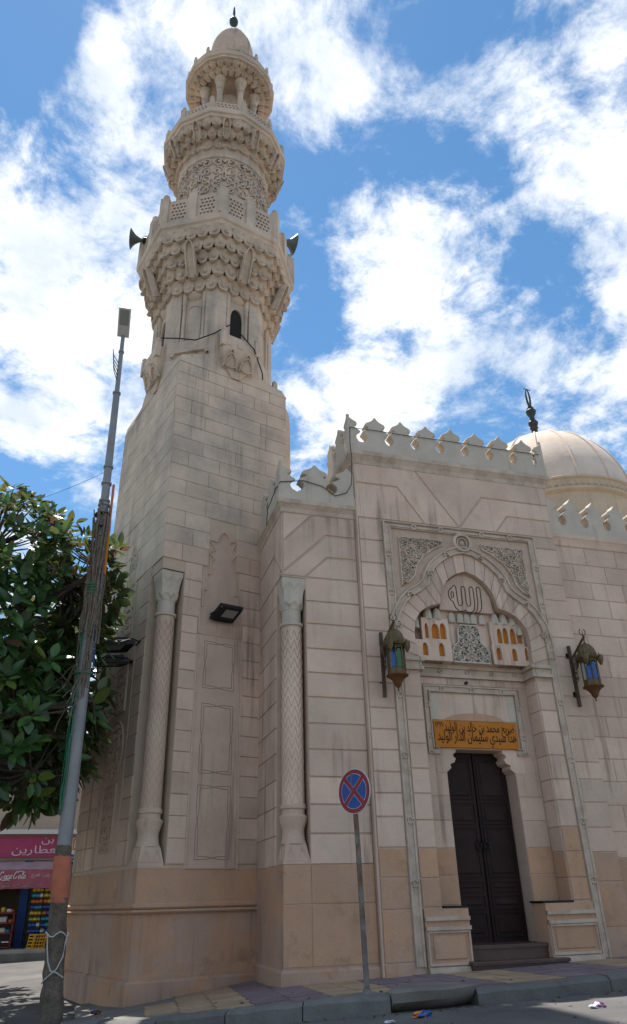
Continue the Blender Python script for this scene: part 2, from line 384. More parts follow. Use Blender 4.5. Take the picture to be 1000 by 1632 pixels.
# paving tiles
def tile_kind(x):
    cuts = [1.0, 2.05, 2.88, 3.65, 4.8, 5.55, 6.75, 7.6, 8.9, 9.8, 11]
    k = sum(1 for q in cuts if x > q)
    return None if k == 0 else ('y' if k % 2 == 1 else 'p')
tw = .40
for iy in range(13):
    for ix in range(22):
        cx = .75+ix*tw+.08*(iy-6)*.4; cy = 8.98+iy*tw
        if cx > 9.6: continue
        if cy-tw/2 < edge_y(cx)+.0: continue
        # keep tiles in front of the building line
        front = 11.0-.1 if cx > 2.72 else 12.2+(cx-.78)*.303
        if cy+tw/2 > front+.35: continue
        if cx < .85+(cy-9.9)*.2: continue
        kd = tile_kind(cx-.09*(cy-8.7)*1.0)
        if kd is None: kd = 'y'
        jit = random.uniform(-.004, .005); mb = MB(); g = .009; h2 = tw/2-g
        tx, ty = random.uniform(-.006, .006), random.uniform(-.006, .006)
        def tp(dx, dy, up_): return (cx+dx, cy+dy, hh(cx+dx, cy+dy)+up_+jit+tx*dx+ty*dy)
        P = [tp(dx, dy, -.02) for dx, dy in ((-h2, -h2), (h2, -h2), (h2, h2), (-h2, h2))]+[tp(dx, dy, .012) for dx, dy in ((-h2, -h2), (h2, -h2), (h2, h2), (-h2, h2))]
        mb.add(P, [(4, 5, 6, 7)]+[(i, (i+1) % 4, 4+(i+1) % 4, 4+i) for i in range(4)])
        mb.build('paving_tile', TILEY if kd == 'y' else TILEP, pavement)
# kerb stones
def kerb_piece(x0, x1, drop=0., wid=.27, mat=KERB):
    mb = MB(); n = 5; sec = [(-.006, -.2), (.0, .016), (.05, .022), (wid-.05, .012), (wid-.01, -.02), (wid, -.3)]
    ringsP = []
    for i in range(n+1):
        x = x0+(x1-x0)*i/n; y = edge_y(x); y2 = edge_y(x+.05); t = Vector((.05, y2-y)).normalized(); q = Vector((t.y, -t.x))
        rr = []
        for d, z in sec:
            px, py = x+q.x*d, y+q.y*d; jz = random.uniform(-.006, .006)
            rr.append((px, py, hh(x, y)+z+drop+jz))
        ringsP.append(rr)
    mb.loft(ringsP); return mb.build('kerb_stone', mat, pavement, smooth=True, fix=True)
cuts = [.12, .55, 1.15, 1.8, 2.5, 3.28]
for a, b in zip(cuts, cuts[1:]): kerb_piece(a+.006, b-.006, random.uniform(-.015, .01))
x = 4.22
while x < 14:
    L = random.uniform(1.1, 1.7); kerb_piece(x+.006, x+L-.006, random.uniform(-.01, .01)); x += L
# the broken, tilted kerb slab
mb = MB(); P = []
outl = [(3.26, 8.46), (3.55, 8.40), (3.9, 8.41), (4.2, 8.44), (4.23, 8.66), (4.14, 8.95), (4.02, 9.26), (3.88, 9.42), (3.66, 9.22), (3.5, 9.02), (3.36, 8.82), (3.24, 8.64)]
low = [(x+.01, y+.16+random.uniform(-.05, .05), hh(x, y)-.14) for x, y in outl]
low2 = [(x+random.uniform(-.02, .02), y+random.uniform(.0, .06), hh(x, y)-.045+random.uniform(-.02, .02)) for x, y in outl]
top_ = [(x, y, hh(x, y)+.035+random.uniform(-.012, .012)) for x, y in outl]
cx_, cy_ = 3.75, 8.82
top2 = [(cx_+(x-cx_)*.86, cy_+(y-cy_)*.86, hh(x, y)+.055+random.uniform(-.012, .012)) for x, y in outl]
mb.loft([low, low2, top_, top2]); tag(mb.build('kerb_slab', CONC, smooth=True, fix=True), 'broken grey concrete kerb slab lying skewed at the pavement edge', 'kerb slab')
# ------------------------------------------------------------------ carved ornament
def arabesque(mb, fn, a0, a1, b0, b1, cell, w, n0, n1, inside=None, seed=1):
    """scrolling vine relief: spirals joined by S stems with small leaves"""
    R = random.Random(seed); na = max(1, round((a1-a0)/cell)); nb = max(1, round((b1-b0)/cell))
    ca, cb = (a1-a0)/na, (b1-b0)/nb
    def put_line(pts):
        run = []
        for p in pts:
            if a0-.001 <= p[0] <= a1+.001 and b0-.001 <= p[1] <= b1+.001 and (inside is None or inside(*p)): run.append(p)
            else:
                if len(run) > 1: mb.ribbon(fn, run, w, n0, n1)
                run = []
        if len(run) > 1: mb.ribbon(fn, run, w, n0, n1)
    for i in range(na):
        for j in range(nb):
            x, y = a0+(i+.5)*ca, b0+(j+.5)*cb; sgn = 1 if (i+j) % 2 else -1
            ph = R.uniform(0, 2*pi); rr = .5*min(ca, cb)
            put_line([(x+ca/cell*rr*(1-.8*k/11)*1.05*math.cos(ph+sgn*k*.78), y+cb/cell*rr*(1-.8*k/11)*1.05*math.sin(ph+sgn*k*.78)) for k in range(12)])
            # stem to the next cells
            put_line([(x+ca*(t/6-.0), y+cb*.42*math.sin(pi*t/3)*sgn) for t in range(7)])
            if R.random() < .8: put_line([(x+ca*.4*math.sin(pi*t/5)*sgn, y+cb*(t/5-.0)) for t in range(6)])
            for q in range(2):
                lx, ly, la = x+R.uniform(-.4, .4)*ca, y+R.uniform(-.4, .4)*cb, R.uniform(0, pi)
                if inside is None or inside(lx, ly):
                    L = w*1.5; c_, s_ = math.cos(la), math.sin(la)
                    mb.add([fn(lx+L*c_, ly+L*s_, n0), fn(lx-.6*L*s_, ly+.6*L*c_, n0), fn(lx-L*c_, ly-L*s_, n0), fn(lx+.6*L*s_, ly-.6*L*c_, n0), fn(lx, ly, n1*1.15)],
                           [(0, 1, 4), (1, 2, 4), (2, 3, 4), (3, 0, 4)])
def in_poly(poly):
    def f(x, y):
        c = False; k = len(poly)
        for i in range(k):
            x0, y0 = poly[i]; x1, y1 = poly[(i+1) % k]
            if (y0 > y) != (y1 > y) and x < (x1-x0)*(y-y0)/(y1-y0)+x0: c = not c
        return c
    return f
def ellipse(x, y, rx, ry, k=7, rot=0.):
    return [(x+rx*math.cos(2*pi*i/k)*math.cos(rot)-ry*math.sin(2*pi*i/k)*math.sin(rot), y+rx*math.cos(2*pi*i/k)*math.sin(rot)+ry*math.sin(2*pi*i/k)*math.cos(rot)) for i in range(k)]
# ------------------------------------------------------------------ the minaret
mi = thing('minaret', 'tall pale stone minaret on a square base, with carved balconies and a small bulb dome', 'minaret', wl(HC, 1.6, .2))
Z0 = .05
NF, NL = .43, .52            # corner niche for the column
DEP = 3.3
def foot(poly, z0, z1, mb): mb.loft([[wl(x, y, z0) for x, y in poly], [wl(x, y, z1) for x, y in poly]])
mb = MB()
foot([(0, 0), (2.62, 0), (2.62, DEP), (0, DEP)], Z0, 1.93, mb)
foot([(NF, 0), (2.62, 0), (2.62, DEP), (0, DEP), (0, NL), (NF, NL)], 1.93, 6.80, mb)
foot([(0, 0), (2.62, 0), (2.62, DEP), (0, DEP)], 6.80, 11.62, mb)
mb.build('wall', PALEJ, mi)
# splayed top between the square and the octagon
mb = MB()
sq = [(-.02, -.02), (1.31, -.03), (2.64, -.02), (2.65, 1.31), (2.64, 2.64), (1.31, 2.65), (-.02, 2.64), (-.03, 1.31)]
oc = []
RO = 1.46
b8 = [ring(RO, -22.5+45*k, 0) for k in range(8)]
sq8 = [(0, 0), (1.9, -.02), (2.64, .7), (2.64, 1.9), (2.0, 2.64), (.7, 2.64), (-.02, 2.0), (-.02, .75)]
low = [wl(-.02, -.02, 11.62), wl(.76, -.02, 11.62), wl(1.86, -.02, 11.62), wl(2.64, -.02, 11.62), wl(2.64, 2.64, 11.62), wl(-.02, 2.64, 11.62)]
P16 = []
for zz, k_ in ((11.62, 0.), (11.86, .25), (12.08, 1.)):
    rr = []
    for k in range(8):
        a = math.radians(-22.5+45*k); o = Vector((math.sin(a)*RO, -math.cos(a)*RO))
        # nearest points of the square for this octagon corner, each corner of the square split in three
        rr.append((o, k))
    ringp = []
    for k in range(4):       # sides: front, right, back, left
        rot = pi/2*k; c_, s_ = math.cos(rot), math.sin(rot)
        def R2(x, y): return (c_*x-s_*y, s_*x+c_*y)
        for (sx, sy), (ox, oy) in zip([(-1.33, -1.33), (-.6, -1.33), (.6, -1.33), (1.33, -1.33)], [(-1.02*0-.98, -.98), (-.56, -1.35), (.56, -1.35), (.98, -.98)]):
            if sx == 1.33: continue
            x, y = sx+(ox-sx)*k_, sy+(oy-sy)*k_; x, y = R2(x, y); ringp.append(wl(HC+x, HC+y, zz))
    P16.append(ringp)
mb.loft(P16); mb.build('splayed_collar', PALE, mi)
# rear buttresses that show past the shaft at both sides
mb = MB()
def round_top(fr_pts, z0, z1, dz):
    return fr_pts
mb.loft([[wl(2.60, .14, z), wl(x_, .16, z), wl(x_, 2.6, z), wl(2.60, 2.6, z)] for z, x_ in ((6., 2.83), (11.0, 2.83), (11.25, 2.81), (11.42, 2.76), (11.55, 2.68))])
mb.build('buttress', PALE, mi)
mb = MB()
mb.loft([[wl(-.01, 2.6, 11.5), wl(1.5, 2.6, 11.5), wl(1.5, 3.31, 11.5), wl(-.01, 3.31, 11.5)], [wl(.02, 2.6, 11.8), wl(1.5, 2.6, 11.8), wl(1.5, 3.29, 11.8), wl(.02, 3.29, 11.8)],
         [wl(.09, 2.6, 12.0), wl(1.5, 2.6, 12.0), wl(1.5, 3.2, 12.0), wl(.09, 3.2, 12.0)], [wl(.3, 2.6, 12.08), wl(1.5, 2.6, 12.08), wl(1.5, 3.0, 12.08), wl(.3, 3.0, 12.08)]])
mb.build('buttress', PALE, mi)
# ashlar courses
ZJ = [1.95, 2.314, 2.638, 2.962, 3.295, 3.617, 3.958, 4.297, 4.656, 4.982, 5.305, 5.649, 5.975, 6.319, 6.666, 7.011, 7.356, 7.703, 8.043, 8.395, 8.722, 9.055, 9.386, 9.71, 10.027, 10.35, 10.68, 11.0, 11.32, 11.62]
G = .008
leaf_cut = [(.76, 5.68), (.76, 6.19), (.805, 6.19), (.805, 6.52), (.865, 6.52), (.865, 6.85), (.93, 6.85), (.93, 7.12), (1.0, 7.2), (.9, 7.3), (1.02, 7.38), (.9, 7.56), (1.05, 7.56), (1.12, 7.74), (1.2, 7.8), (1.28, 7.74), (1.33, 7.60), (1.47, 7.66), (1.38, 7.46), (1.45, 7.36), (1.36, 7.2), (1.47, 6.85), (1.47, 6.52), (1.54, 6.52), (1.54, 6.19), (1.6, 6.19), (1.6, 5.68)]
def stones_row(fr, a0, a1, b0, b1, step, ph, mat, parent, name='stone_block', n1=.022):
    G = .005 if b0 > 7.3 else .008
    if b0 > 7.3: n1 = .013
    a = a0; first = True
    while a < a1-.05:
        L = step*(ph if first else 1.)*random.uniform(.86, 1.14); first = False
        e = min(a+L, a1)
        if a1-e < step*.3: e = a1
        mb = MB(); mb.stone(fr, a+G*.5, e-G*.5, b0+G*.5, b1-G*.5, -.005, n1+random.uniform(-.003, .003), .007)
        mb.build(name, mat, parent); a = e
for i, (z0, z1) in enumerate(zip(ZJ, ZJ[1:])):
    upper = z0 > 6.75; mt = PALE if z0 > 7.3 else STONE
    if upper:
        if z0 < 7.75: # keep clear of the carved leaf recess
            stones_row(MFf, -.022, .90, z0, z1, .62, .7 if i % 2 else 1., mt, mi)
            stones_row(MFf, 1.47, 2.62, z0, z1, .7, .5 if i % 2 else 1., mt, mi)
        else: stones_row(MFf, -.022, 2.62, z0, z1, .74, .55 if i % 2 else 1., mt, mi)
        stones_row(MLf, .0, DEP, z0, z1, .86, .55 if i % 2 else 1., PALE, mi)
    else:
        if z0 < 5.65:
            stones_row(MFf, NF, .74, z0, z1, .5, 1., STONE, mi); stones_row(MFf, 1.64, 2.05, z0, z1, .6, 1., STONE, mi)
        else:
            stones_row(MFf, NF, .78, z0, z1, .5, 1., STONE, mi); stones_row(MFf, 1.56, 2.05, z0, z1, .6, 1., STONE, mi)
        stones_row(MLf, NL, .98, z0, z1, .6, 1., STONE, mi); stones_row(MLf, 2.2, 2.62, z0, z1, .6, 1., STONE, mi); stones_row(MLf, 2.66, DEP, z0, z1, .8, 1., STONE, mi)
mb = MB(); mb.prism(MFf, [p for p in leaf_cut], .0, .008); mb.build('leaf_recess', STONE, mi)
mb = MB(); mb.ribbon(MFf.p, leaf_cut, .035, -.01, .034); mb.build('leaf_border', STONE, mi)
mb = MB(); mb.prism(MFf, [(.76, 1.87), (1.62, 1.87), (1.62, 5.66), (.76, 5.66)], -.01, .006); mb.build('panel_ground', STONE, mi)
mb = MB()
mb.ribbon(MFf.p, [(.745, 5.66), (.745, 1.89), (1.64, 1.89), (1.64, 5.66)], .03, -.01, .03); mb.build('panel_border', STONE, mi)
def knot_panel(x0, x1, z0, z1):
    mb = MB(); xm, zm = (x0+x1)/2, (z0+z1)/2; d = .045; e = .16
    def side(pts0, pts1): mb.ribbon(MFf.p, pts0, .012, .005, .010); mb.ribbon(MFf.p, pts1, .012, .005, .010)
    def S(t): return t*t*(3-2*t)
    for (ya, yb) in ((z1, z1-d), (z0, z0+d)):
        A = [(x0 if ya in (z0, z1) else x0, ya)]
        side([(x0, ya), (xm-e, ya)]+[(xm-e+2*e*k/6, ya+(yb-ya)*S(k/6)) for k in range(7)]+[(x1-d, yb)],
             [(x1, ya), (xm+e, ya)]+[(xm+e-2*e*k/6, ya+(yb-ya)*S(k/6)) for k in range(7)]+[(x0+d, yb)])
    for (xa, xb) in ((x0, x0+d), (x1, x1-d)):
        side([(xa, z0), (xa, zm-e)]+[(xa+(xb-xa)*S(k/6), zm-e+2*e*k/6) for k in range(7)]+[(xb, z1-d)],
             [(xa, z1), (xa, zm+e)]+[(xa+(xb-xa)*S(k/6), zm+e-2*e*k/6) for k in range(7)]+[(xb, z0+d)])
    mb.build('knot_panel', LINE, mi)
for z0, z1 in ((4.72, 5.56), (3.31, 4.45), (2.02, 3.12)): knot_panel(.90, 1.50, z0, z1)
# carved strip on the left face
def carved_panel(fr, poly, seed, parent, cell=.17, w=.028, mat=STONE, name='carved_panel', n=.03, mirror=True):
    mb = MB(); mb.prism(fr, poly, -.01, .004); o = mb.build(name, JOINT, parent)
    mb = MB(); a0, a1 = min(p[0] for p in poly), max(p[0] for p in poly); b0, b1 = min(p[1] for p in poly), max(p[1] for p in poly)
    if mirror:
        c_ = (a0+a1)/2; arabesque(mb, fr.p, c_, a1, b0, b1, cell, w, .002, n, in_poly(poly), seed); arabesque(mb, lambda a, b, k: fr.p(2*c_-a, b, k), c_, a1, b0, b1, cell, w, .002, n, in_poly(poly), seed)
    else: arabesque(mb, fr.p, a0, a1, b0, b1, cell, w, .002, n, in_poly(poly), seed)
    mb.build('carved_vine', mat, o)
    mb = MB(); mb.ribbon(fr.p, poly, .035, -.01, .034, True); mb.build('moulded_border', mat, o)
carved_panel(MLf, [(1.3, 5.45), (1.9, 5.45), (1.9, 6.9), (1.78, 7.2), (1.78, 7.6), (1.6, 7.95), (1.42, 7.6), (1.42, 7.2), (1.3, 6.9)], 3, mi, mat=PALE)
carved_panel(MLf, [(1.3, 4.5), (1.9, 4.5), (1.9, 5.35), (1.3, 5.35)], 4, mi)
carved_panel(MLf, ellipse(1.6, 3.85, .42, .5, 20), 5, mi)
carved_panel(MLf, [(1.3, 2.2), (1.9, 2.2), (1.9, 3.25), (1.3, 3.25)], 6, mi)
mb = MB(); mb.box(MLf, 1.0, 2.18, 1.96, 5.6, -.005, .002); mb.ribbon(MLf.p, [(1.0, 5.6), (1.0, 1.98), (2.18, 1.98), (2.18, 5.6)], .04, -.01, .03); mb.build('panel_border', STONE, mi)
# plinth
mb = MB()
foot([(-.012, -.012), (2.62, -.012), (2.62, DEP), (-.012, DEP)], Z0, 1.90, mb); mb.build('plinth', TANP, mi)
def molding(z0, z1, proud, mat, name, bev=.02):
    mb = MB(); q = proud
    ringsP = []
    for dz, d in ((z0, .0), (z0, q-bev), (z0+bev, q), (z1-bev, q), (z1, q-bev*1.2), (z1+.01, .0)):
        ringsP.append([wl(-d, -d, dz), wl(2.62, -d, dz), wl(2.62, DEP+d, dz), wl(-d, DEP+d, dz)])
    mb.loft(ringsP); return mb.build(name, mat, mi)
molding(1.30, 1.345, .085, TANP, 'plinth_moulding'); molding(1.36, 1.435, .06, TAN, 'plinth_moulding')
molding(Z0-.3, .47, .075, TANP, 'plinth_skirt', .03)
# patches of older tan render on the plinth
def patch(fr, poly, mat, name, parent, n=.008): mb = MB(); mb.prism(fr, poly, -.02, n); return mb.build(name, mat, parent)
def blob(x0, x1, y0, y1, k, R):
    return [((x0+x1)/2+(x1-x0)/2*math.cos(2*pi*i/k)*R.uniform(.8, 1.06), (y0+y1)/2+(y1-y0)/2*math.sin(2*pi*i/k)*R.uniform(.8, 1.06)) for i in range(k)]
RR = random.Random(5)
patch(MFf.off(.012), [(0.0, 1.44), (2.03, 1.44), (2.03, 1.86), (1.6, 1.88), (.9, 1.87), (.5, 1.9), (.0, 1.89)], TAN, 'render_patch', mi, .006)
patch(MFf.off(.012), [(0, .5), (.3, .56), (.5, .72), (.9, .60), (1.3, .66), (1.6, .60), (2.02, .64), (2.02, .475), (0, .475)], TAN, 'render_patch', mi, .012)
patch(MLf.off(.012), [(.8, 1.45), (3.2, 1.45), (3.2, 1.88), (2., 1.86), (.8, 1.87)], TAN, 'render_patch', mi, .005)
# engaged corner columns
def diag_ribbons(c, r, z0, z1, rows, seg):
    mb = MB(); dz = (z1-z0)/rows
    for j in range(rows):
        zz = z0+j*dz
        pts = []
        for k in range(2*seg+1):
            a = pi*k/seg; pts.append((a, zz+(dz*1.05 if k % 2 else 0)))
        def fn(a, b, n): 
            return Vector((c[0]+(r+n)*math.cos(a), c[1]+(r+n)*math.sin(a), b))
        # densify
        P = []
        for (a0, b0), (a1, b1) in zip(pts, pts[1:]):
            for t in range(3): P.append((a0+(a1-a0)*t/3, b0+(b1-b0)*t/3))
        mb.ribbon(fn, P, .012, -.003, .0035)
    return mb
def column(cx, cy, rot, zb, zt, half, r, parent, cap_mat):
    """shaft with incised chevrons, bell base, stalactite capital; rot turns the square parts"""
    H = zt-zb
    zbell0, zneck, zsh0, zast, zcap = zb+.30*1, zb+.60, zb+.80, zt-.83, zt-.55
    mb = MB(); mb.lathe((cx, cy, 0), [(r*1.0, zsh0-.02), (r, zsh0), (r*.97, zast)], 28)
    col = mb.build('column_shaft', STONE, parent, True)
    diag_ribbons((cx, cy), r*.985, zsh0+.02, zast-.1, 17, 10).build('chevron_lines', LINE, col)
    def sqr(h, z, k=1.0):
        # square (k=1) to circle (k=0) section
        P = []
        for i in range(24):
            a = 2*pi*i/24; m = max(abs(math.cos(a)), abs(math.sin(a))); rr = h*((1-k)+k/m)
            x, y = rr*math.cos(a), rr*math.sin(a); c_, s_ = math.cos(rot), math.sin(rot)
            P.append(Vector((cx+c_*x-s_*y, cy+s_*x+c_*y, z)))
        return P
    mb = MB()
    mb.loft([sqr(half, zb, 1), sqr(half*.995, zb+.02, 1), sqr(half*.80, zb+.26, .75), sqr(r*1.06, zb+.27, .3), sqr(r*1.0, zb+.33, 0), sqr(r*.93, zb+.42, 0), sqr(r*.97, zb+.48, 0), sqr(r*1.22, zb+.60, 0), sqr(r*1.25, zb+.64, 0), sqr(r*1.12, zb+.66, 0), sqr(r*1.0, zb+.67, 0), sqr(r*1.0, zsh0-.06, 0), sqr(r*1.13, zsh0-.05, 0), sqr(r*1.13, zsh0-.0, 0), sqr(r*1.0, zsh0+.02, 0)])
    mb.build('column_base', STONE, col, True)
    # carved triangles on the base
    mb = MB()
    for k in range(4):
        a = rot+pi/2*k; n_ = Vector((math.cos(a), math.sin(a), 0)); t_ = Vector((-math.sin(a), math.cos(a), 0))
        fr = Fr((cx, cy, 0), t_, (0, 0, 1), n_)
        def fn(a_, b_, nn): return fr.p(a_, b_, half*(.985-.19*(b_-zb-.02)/.24)+nn)
        for q in (-1, 1):
            mb.ribbon(fn, [(q*half*.8, zb+.05), (q*half*.42, zb+.22), (q*half*.06, zb+.05), (q*half*.8, zb+.05)], .012, 0, .008)
    mb.build('base_triangles', STONE, col)
    mb = MB()
    mb.loft([sqr(r*1.0, zast-.01, 0), sqr(r*1.14, zast, 0), sqr(r*1.14, zast+.045, 0), sqr(r*.92, zast+.06, 0), sqr(r*.92, zcap, 0), sqr(r*.97, zcap+.03, 0)])
    mb.build('capital_neck', cap_mat, col, True)
    mb = MB()
    tiers = [(zcap+.0, zcap+.13, r*.96, r*1.13, 8), (zcap+.13, zcap+.30, r*1.13, half*.90, 8), (zcap+.30, zcap+.46, half*.92, half*.985, 8)]
    for (z0, z1, ra, rb, nc) in tiers:
        k0 = (z0-zcap)/.46; k1 = (z1-zcap)/.46; rings_ = []
        for h in range(6):
            f = h/5; rr = []
            for i in range(64):
                a = 2*pi*i/64; u = ((a/(2*pi)*nc+.5*(int(z0*10) % 2)) % 1)*2-1
                ha = .3+.7*(1-abs(u)**1.5); s_ = min(f/ha, 1); rad = ra+(rb-ra)*s_**2.2+(rb*.035 if f > ha else 0)
                k = k0+(k1-k0)*f; m = max(abs(math.cos(a)), abs(math.sin(a))); rad *= (1-k)+k/m
                x, y = rad*math.cos(a), rad*math.sin(a); c_, s2 = math.cos(rot), math.sin(rot)
                rr.append(Vector((cx+c_*x-s2*y, cy+s2*x+c_*y, z0+(z1-z0)*f)))
            rings_.append(rr)
        mb.loft(rings_)
    mb.loft([sqr(half, zcap+.46, 1), sqr(half*1.0, zt, 1)])
    mb.build('capital', cap_mat, col)
    return col
half = .208
c_ = wl(.208, .225, 0); column(c_.x, c_.y, PHI, 1.93, 6.78, half, .172, mi, GREY)
# octagonal stage
def octpoly(R, z, off=0.): return [ring(R, -22.5+45*k, z, off) for k in range(8)]
mb = MB(); mb.loft([octpoly(1.24, 11.9), octpoly(1.24, 15.7)]); mb.build('octagon_core', PALEJ, mi)
AP = 1.35; FWD = 2*AP*math.tan(pi/8)
def octface(k, ap=AP):
    a = math.radians(45*k); o = wl(HC+ap*math.sin(a), HC-ap*math.cos(a), 0)
    n = Vector((math.sin(a), -math.cos(a), 0)); t = Vector((math.cos(a), math.sin(a), 0))
    R = Matrix.Rotation(PHI, 3, 'Z'); return Fr(o, R@t, (0, 0, 1), R@n)
def arch_pts(hw, z0, zs, zt, k=5, kink=0.):
    L = [(-hw, z0), (-hw, zs)]+[(-hw*math.cos(pi/2*i/k)**.9 if i < k else 0, zs+(zt-zs)*math.sin(pi/2*i/k)) for i in range(1, k+1)]
    return L+[(-x, z) for x, z in L[-2::-1]]
for k in range(8):
    if k in (3, 4, 5): continue
    fr = octface(k); hw = FWD/2
    # corner pier
    mb = MB(); z_ = 12.02
    mb.box(fr, -hw, -.30, z_, 14.35, -.13, 0); mb.box(fr, .30, hw, z_, 14.35, -.13, 0); mb.build('corner_pier', PALE, mi)
    for zz in (12.5, 12.95, 13.4, 13.85):
        pass
    mb = MB(); mb.box(fr, -.30, .30, z_, 12.62, -.13, -.006); mb.build('niche_sill', PALE, mi)
    mb = MB(); mb.box(fr, -.30, .30, 14.06, 14.35, -.13, -.01); mb.build('niche_head', PALE, mi)
    if k % 2 == 0:
        # pierced window with a pointed head
        loops = [[(-.30, 12.62), (.30, 12.62), (.30, 14.06), (-.30, 14.06)], arch_pts(.155, 12.64, 13.40, 13.74)[::-1]]
        shape(loops, -.12, -.075, fr, 'window_surround', PALE, mi)
        mb = MB(); mb.box(fr, -.17, .17, 12.6, 14.0, -.1225, -.1185); mb.build('window_dark_plate', DARK, mi)  # thin plate, its near-black colour stands in for the unlit inside
    else:
        mb = MB(); mb.box(fr, -.30, .30, 12.62, 14.06, -.125, -.085); mb.build('blind_niche', PALE, mi)
        mb = MB(); mb.ribbon(fr.p, arch_pts(.16, 12.64, 13.55, 13.72, 3), .022, -.09, -.066); mb.build('niche_arch', PALE, mi)
    mb = MB(); mb.lathe(fr.p(0, 14.0, -.235), [(.0, -.16), (.12, -.14), (.21, -.08), (.265, 0), (.28, .07)], 16); mb.build('niche_hood', PALE, mi, True)
    for s_ in (-1, 1):
        c0 = fr.p(s_*.245, 0, -.055)
        mb = MB(); mb.lathe(c0, [(.056, 12.62), (.056, 12.72), (.044, 12.76), (.040, 12.8), (.040, 13.62), (.056, 13.64), (.056, 13.68), (.042, 13.70), (.042, 13.74), (.056, 13.76), (.06, 13.9), (.066, 14.06)], 12)
        mb.build('colonnette', PALE, mi, True)
# balconets on the cardinal faces
def balconet(fr):
    mb = MB()
    mb.box(fr, -.42, .42, 12.30, 12.62, -.1, .20); o = mb.build('balconet', PALE, mi)
    for s_ in (-1, 1):
        mb = MB(); mb.box(fr, s_*.42-.055, s_*.42+.055, 12.28, 12.70, .12, .23); mb.ball(fr.p(s_*.42, 12.75, .175), .065); mb.build('balconet_post', PALE, o)
    mb = MB()
    sec = []
    mb.loft([[fr.p(a, z, n) for a, n in ((-w_, -.1), (w_, -.1), (w_, n_), (-w_, n_))] for z, w_, n_ in ((11.62, .10, .01), (11.78, .22, .03), (11.95, .34, .09), (12.1, .40, .15), (12.30, .43, .20))])
    mb.build('corbel', PALE, o)
    mb = MB()
    for s_ in (-1, 1):
        def fn(a, b, n): return fr.p(a, b, .02+.18*max(0, min(1, (b-11.72)/.5))+n)
        mb.ribbon(fn, [(s_*.20+.16*math.cos(t*pi/6), 11.80+.0+.34*math.sin(t*pi/6)) for t in range(7)], .03, -.01, .035)
        mb.ribbon(fn, [(s_*.20+.17*math.cos(t*pi/5+pi), 11.92+.10*math.sin(t*pi/5+pi)) for t in range(6)], .03, -.01, .04)
        mb.ribbon(fn, [(s_*.20+.065*math.cos(t*pi/5), 12.06+.16*math.sin(t*pi/5)) for t in range(6)], .022, -.01, .035)
    mb.build('corbel_carving', PALE, o)
    for q in (-.3, 0, .3): mb = MB(); mb.box(fr, q-.07, q+.07, 12.33, 12.45, .19, .215); mb.build('balconet_panel', PALE, o)
for k in (0, 2, 6): balconet(octface(k))
# eaves-like moulding where the shaft ends at the diagonal faces
fr = octface(-1)
mb = MB(); mb.ribbon(fr.p, [(-.42, 12.15), (-.34, 12.26), (.34, 12.26), (.42, 12.15)], .07, -.02, .07); mb.build('splay_moulding', PALE, mi)
# stalactite tiers
def muq(name, tiers, n, th0, parent, mat, off=0., bosses=True, roundness=None):
    """tiers of corbelled cups with scalloped lower edges, each overhanging the one below"""
    fac = lambda a: math.cos(pi/n)/math.cos(((a-th0) % (2*pi/n))-pi/n)
    for ti, (z0, z1, ra, rb, nc, sh) in enumerate(tiers):
        per = 10; NT = nc*per; mb = MB(); k0 = 1. if roundness is None else roundness[ti]
        def P(a, rad, z, kk=k0):
            rad = rad*((1-kk)*math.cos(pi/n)**.5+kk*fac(a))
            return wl(HC+rad*math.sin(a), HC-rad*math.cos(a), z)+LAT*off
        dz = z1-z0; dr = rb-ra; rings_ = []
        for step_ in range(9):
            rr = []
            for i in range(NT):
                a = th0+2*pi*i/NT; u = ((i/per+sh) % 1)*2-1
                cup = math.sqrt(max(0, 1-u*u)); zl = z0+dz*.52*(1-cup)**1.0
                lip = ra+dr*(.42+.34*cup**.8)
                hol = .055*cup**.7
                rad, zz = [(ra-.05, zl+.10*dz), (ra+dr*.1, zl+.04*dz), (lip-.012, zl), (lip+.010, zl+.02*dz), (lip+.010, zl+.09*dz), (lip-.3*hol, zl+.11*dz), (lip-hol, zl+.22*dz), (lip-hol*.9+dr*.1, zl+(z1-zl)*.7), (ra+dr*(.62+.34*cup), z1+.1*dz)][step_]
                rr.append(P(a, rad, zz))
            rings_.append(rr)
        mb.loft(rings_, cap=False)
        if bosses:
            for c in range(nc):
                a = th0+2*pi*((c+.5-sh) % nc)/nc; w_ = 2*pi/nc
                zc = z0+dz*.52; R0 = ra+dr*.84-.045
                for (rw, rh, o0, o1) in ((.20, .22, .0, .030), (.09, .10, .03, .042)):
                    A_ = [P(a+w_*rw*math.cos(t*pi/3+.52), R0+o0-.02, zc+dz*rh*math.sin(t*pi/3+.52)) for t in range(6)]
                    B_ = [P(a+w_*rw*.7*math.cos(t*pi/3+.52), R0+o1, zc+dz*rh*.7*math.sin(t*pi/3+.52)) for t in range(6)]
                    mb.loft([A_, B_])
        mb.build(name, mat, parent, False)
def deep_niches(z0, zt, R0, R1, degs, n, th0, parent, mat, off=0., hw=.09):
    """tall hollow niches that break through the cup tiers"""
    for dg_ in degs:
        a = math.radians(dg_); c, s_ = math.cos(a), math.sin(a)
        t = wl(c, s_, 0)-wl(0, 0, 0); nn = wl(s_, -c, 0)-wl(0, 0, 0)
        b_ = (wl(0, 0, 1)-wl(0, 0, 0))*(zt-z0)+nn*(R1-R0); H_ = b_.length; b_.normalize()
        fr = Fr(ring(R0, dg_, z0, off), t, b_, t.cross(b_) if t.cross(b_).dot(nn) > 0 else b_.cross(t))
        mb = MB(); mb.ribbon(fr.p, arch_pts(hw, 0, H_*.62, H_, 5), .032, -.03, .10); mb.prism(fr, arch_pts(hw, 0, H_*.62, H_, 5), -.08, .018); mb.build('hollow_niche', mat, parent)
th8 = math.radians(-22.5)
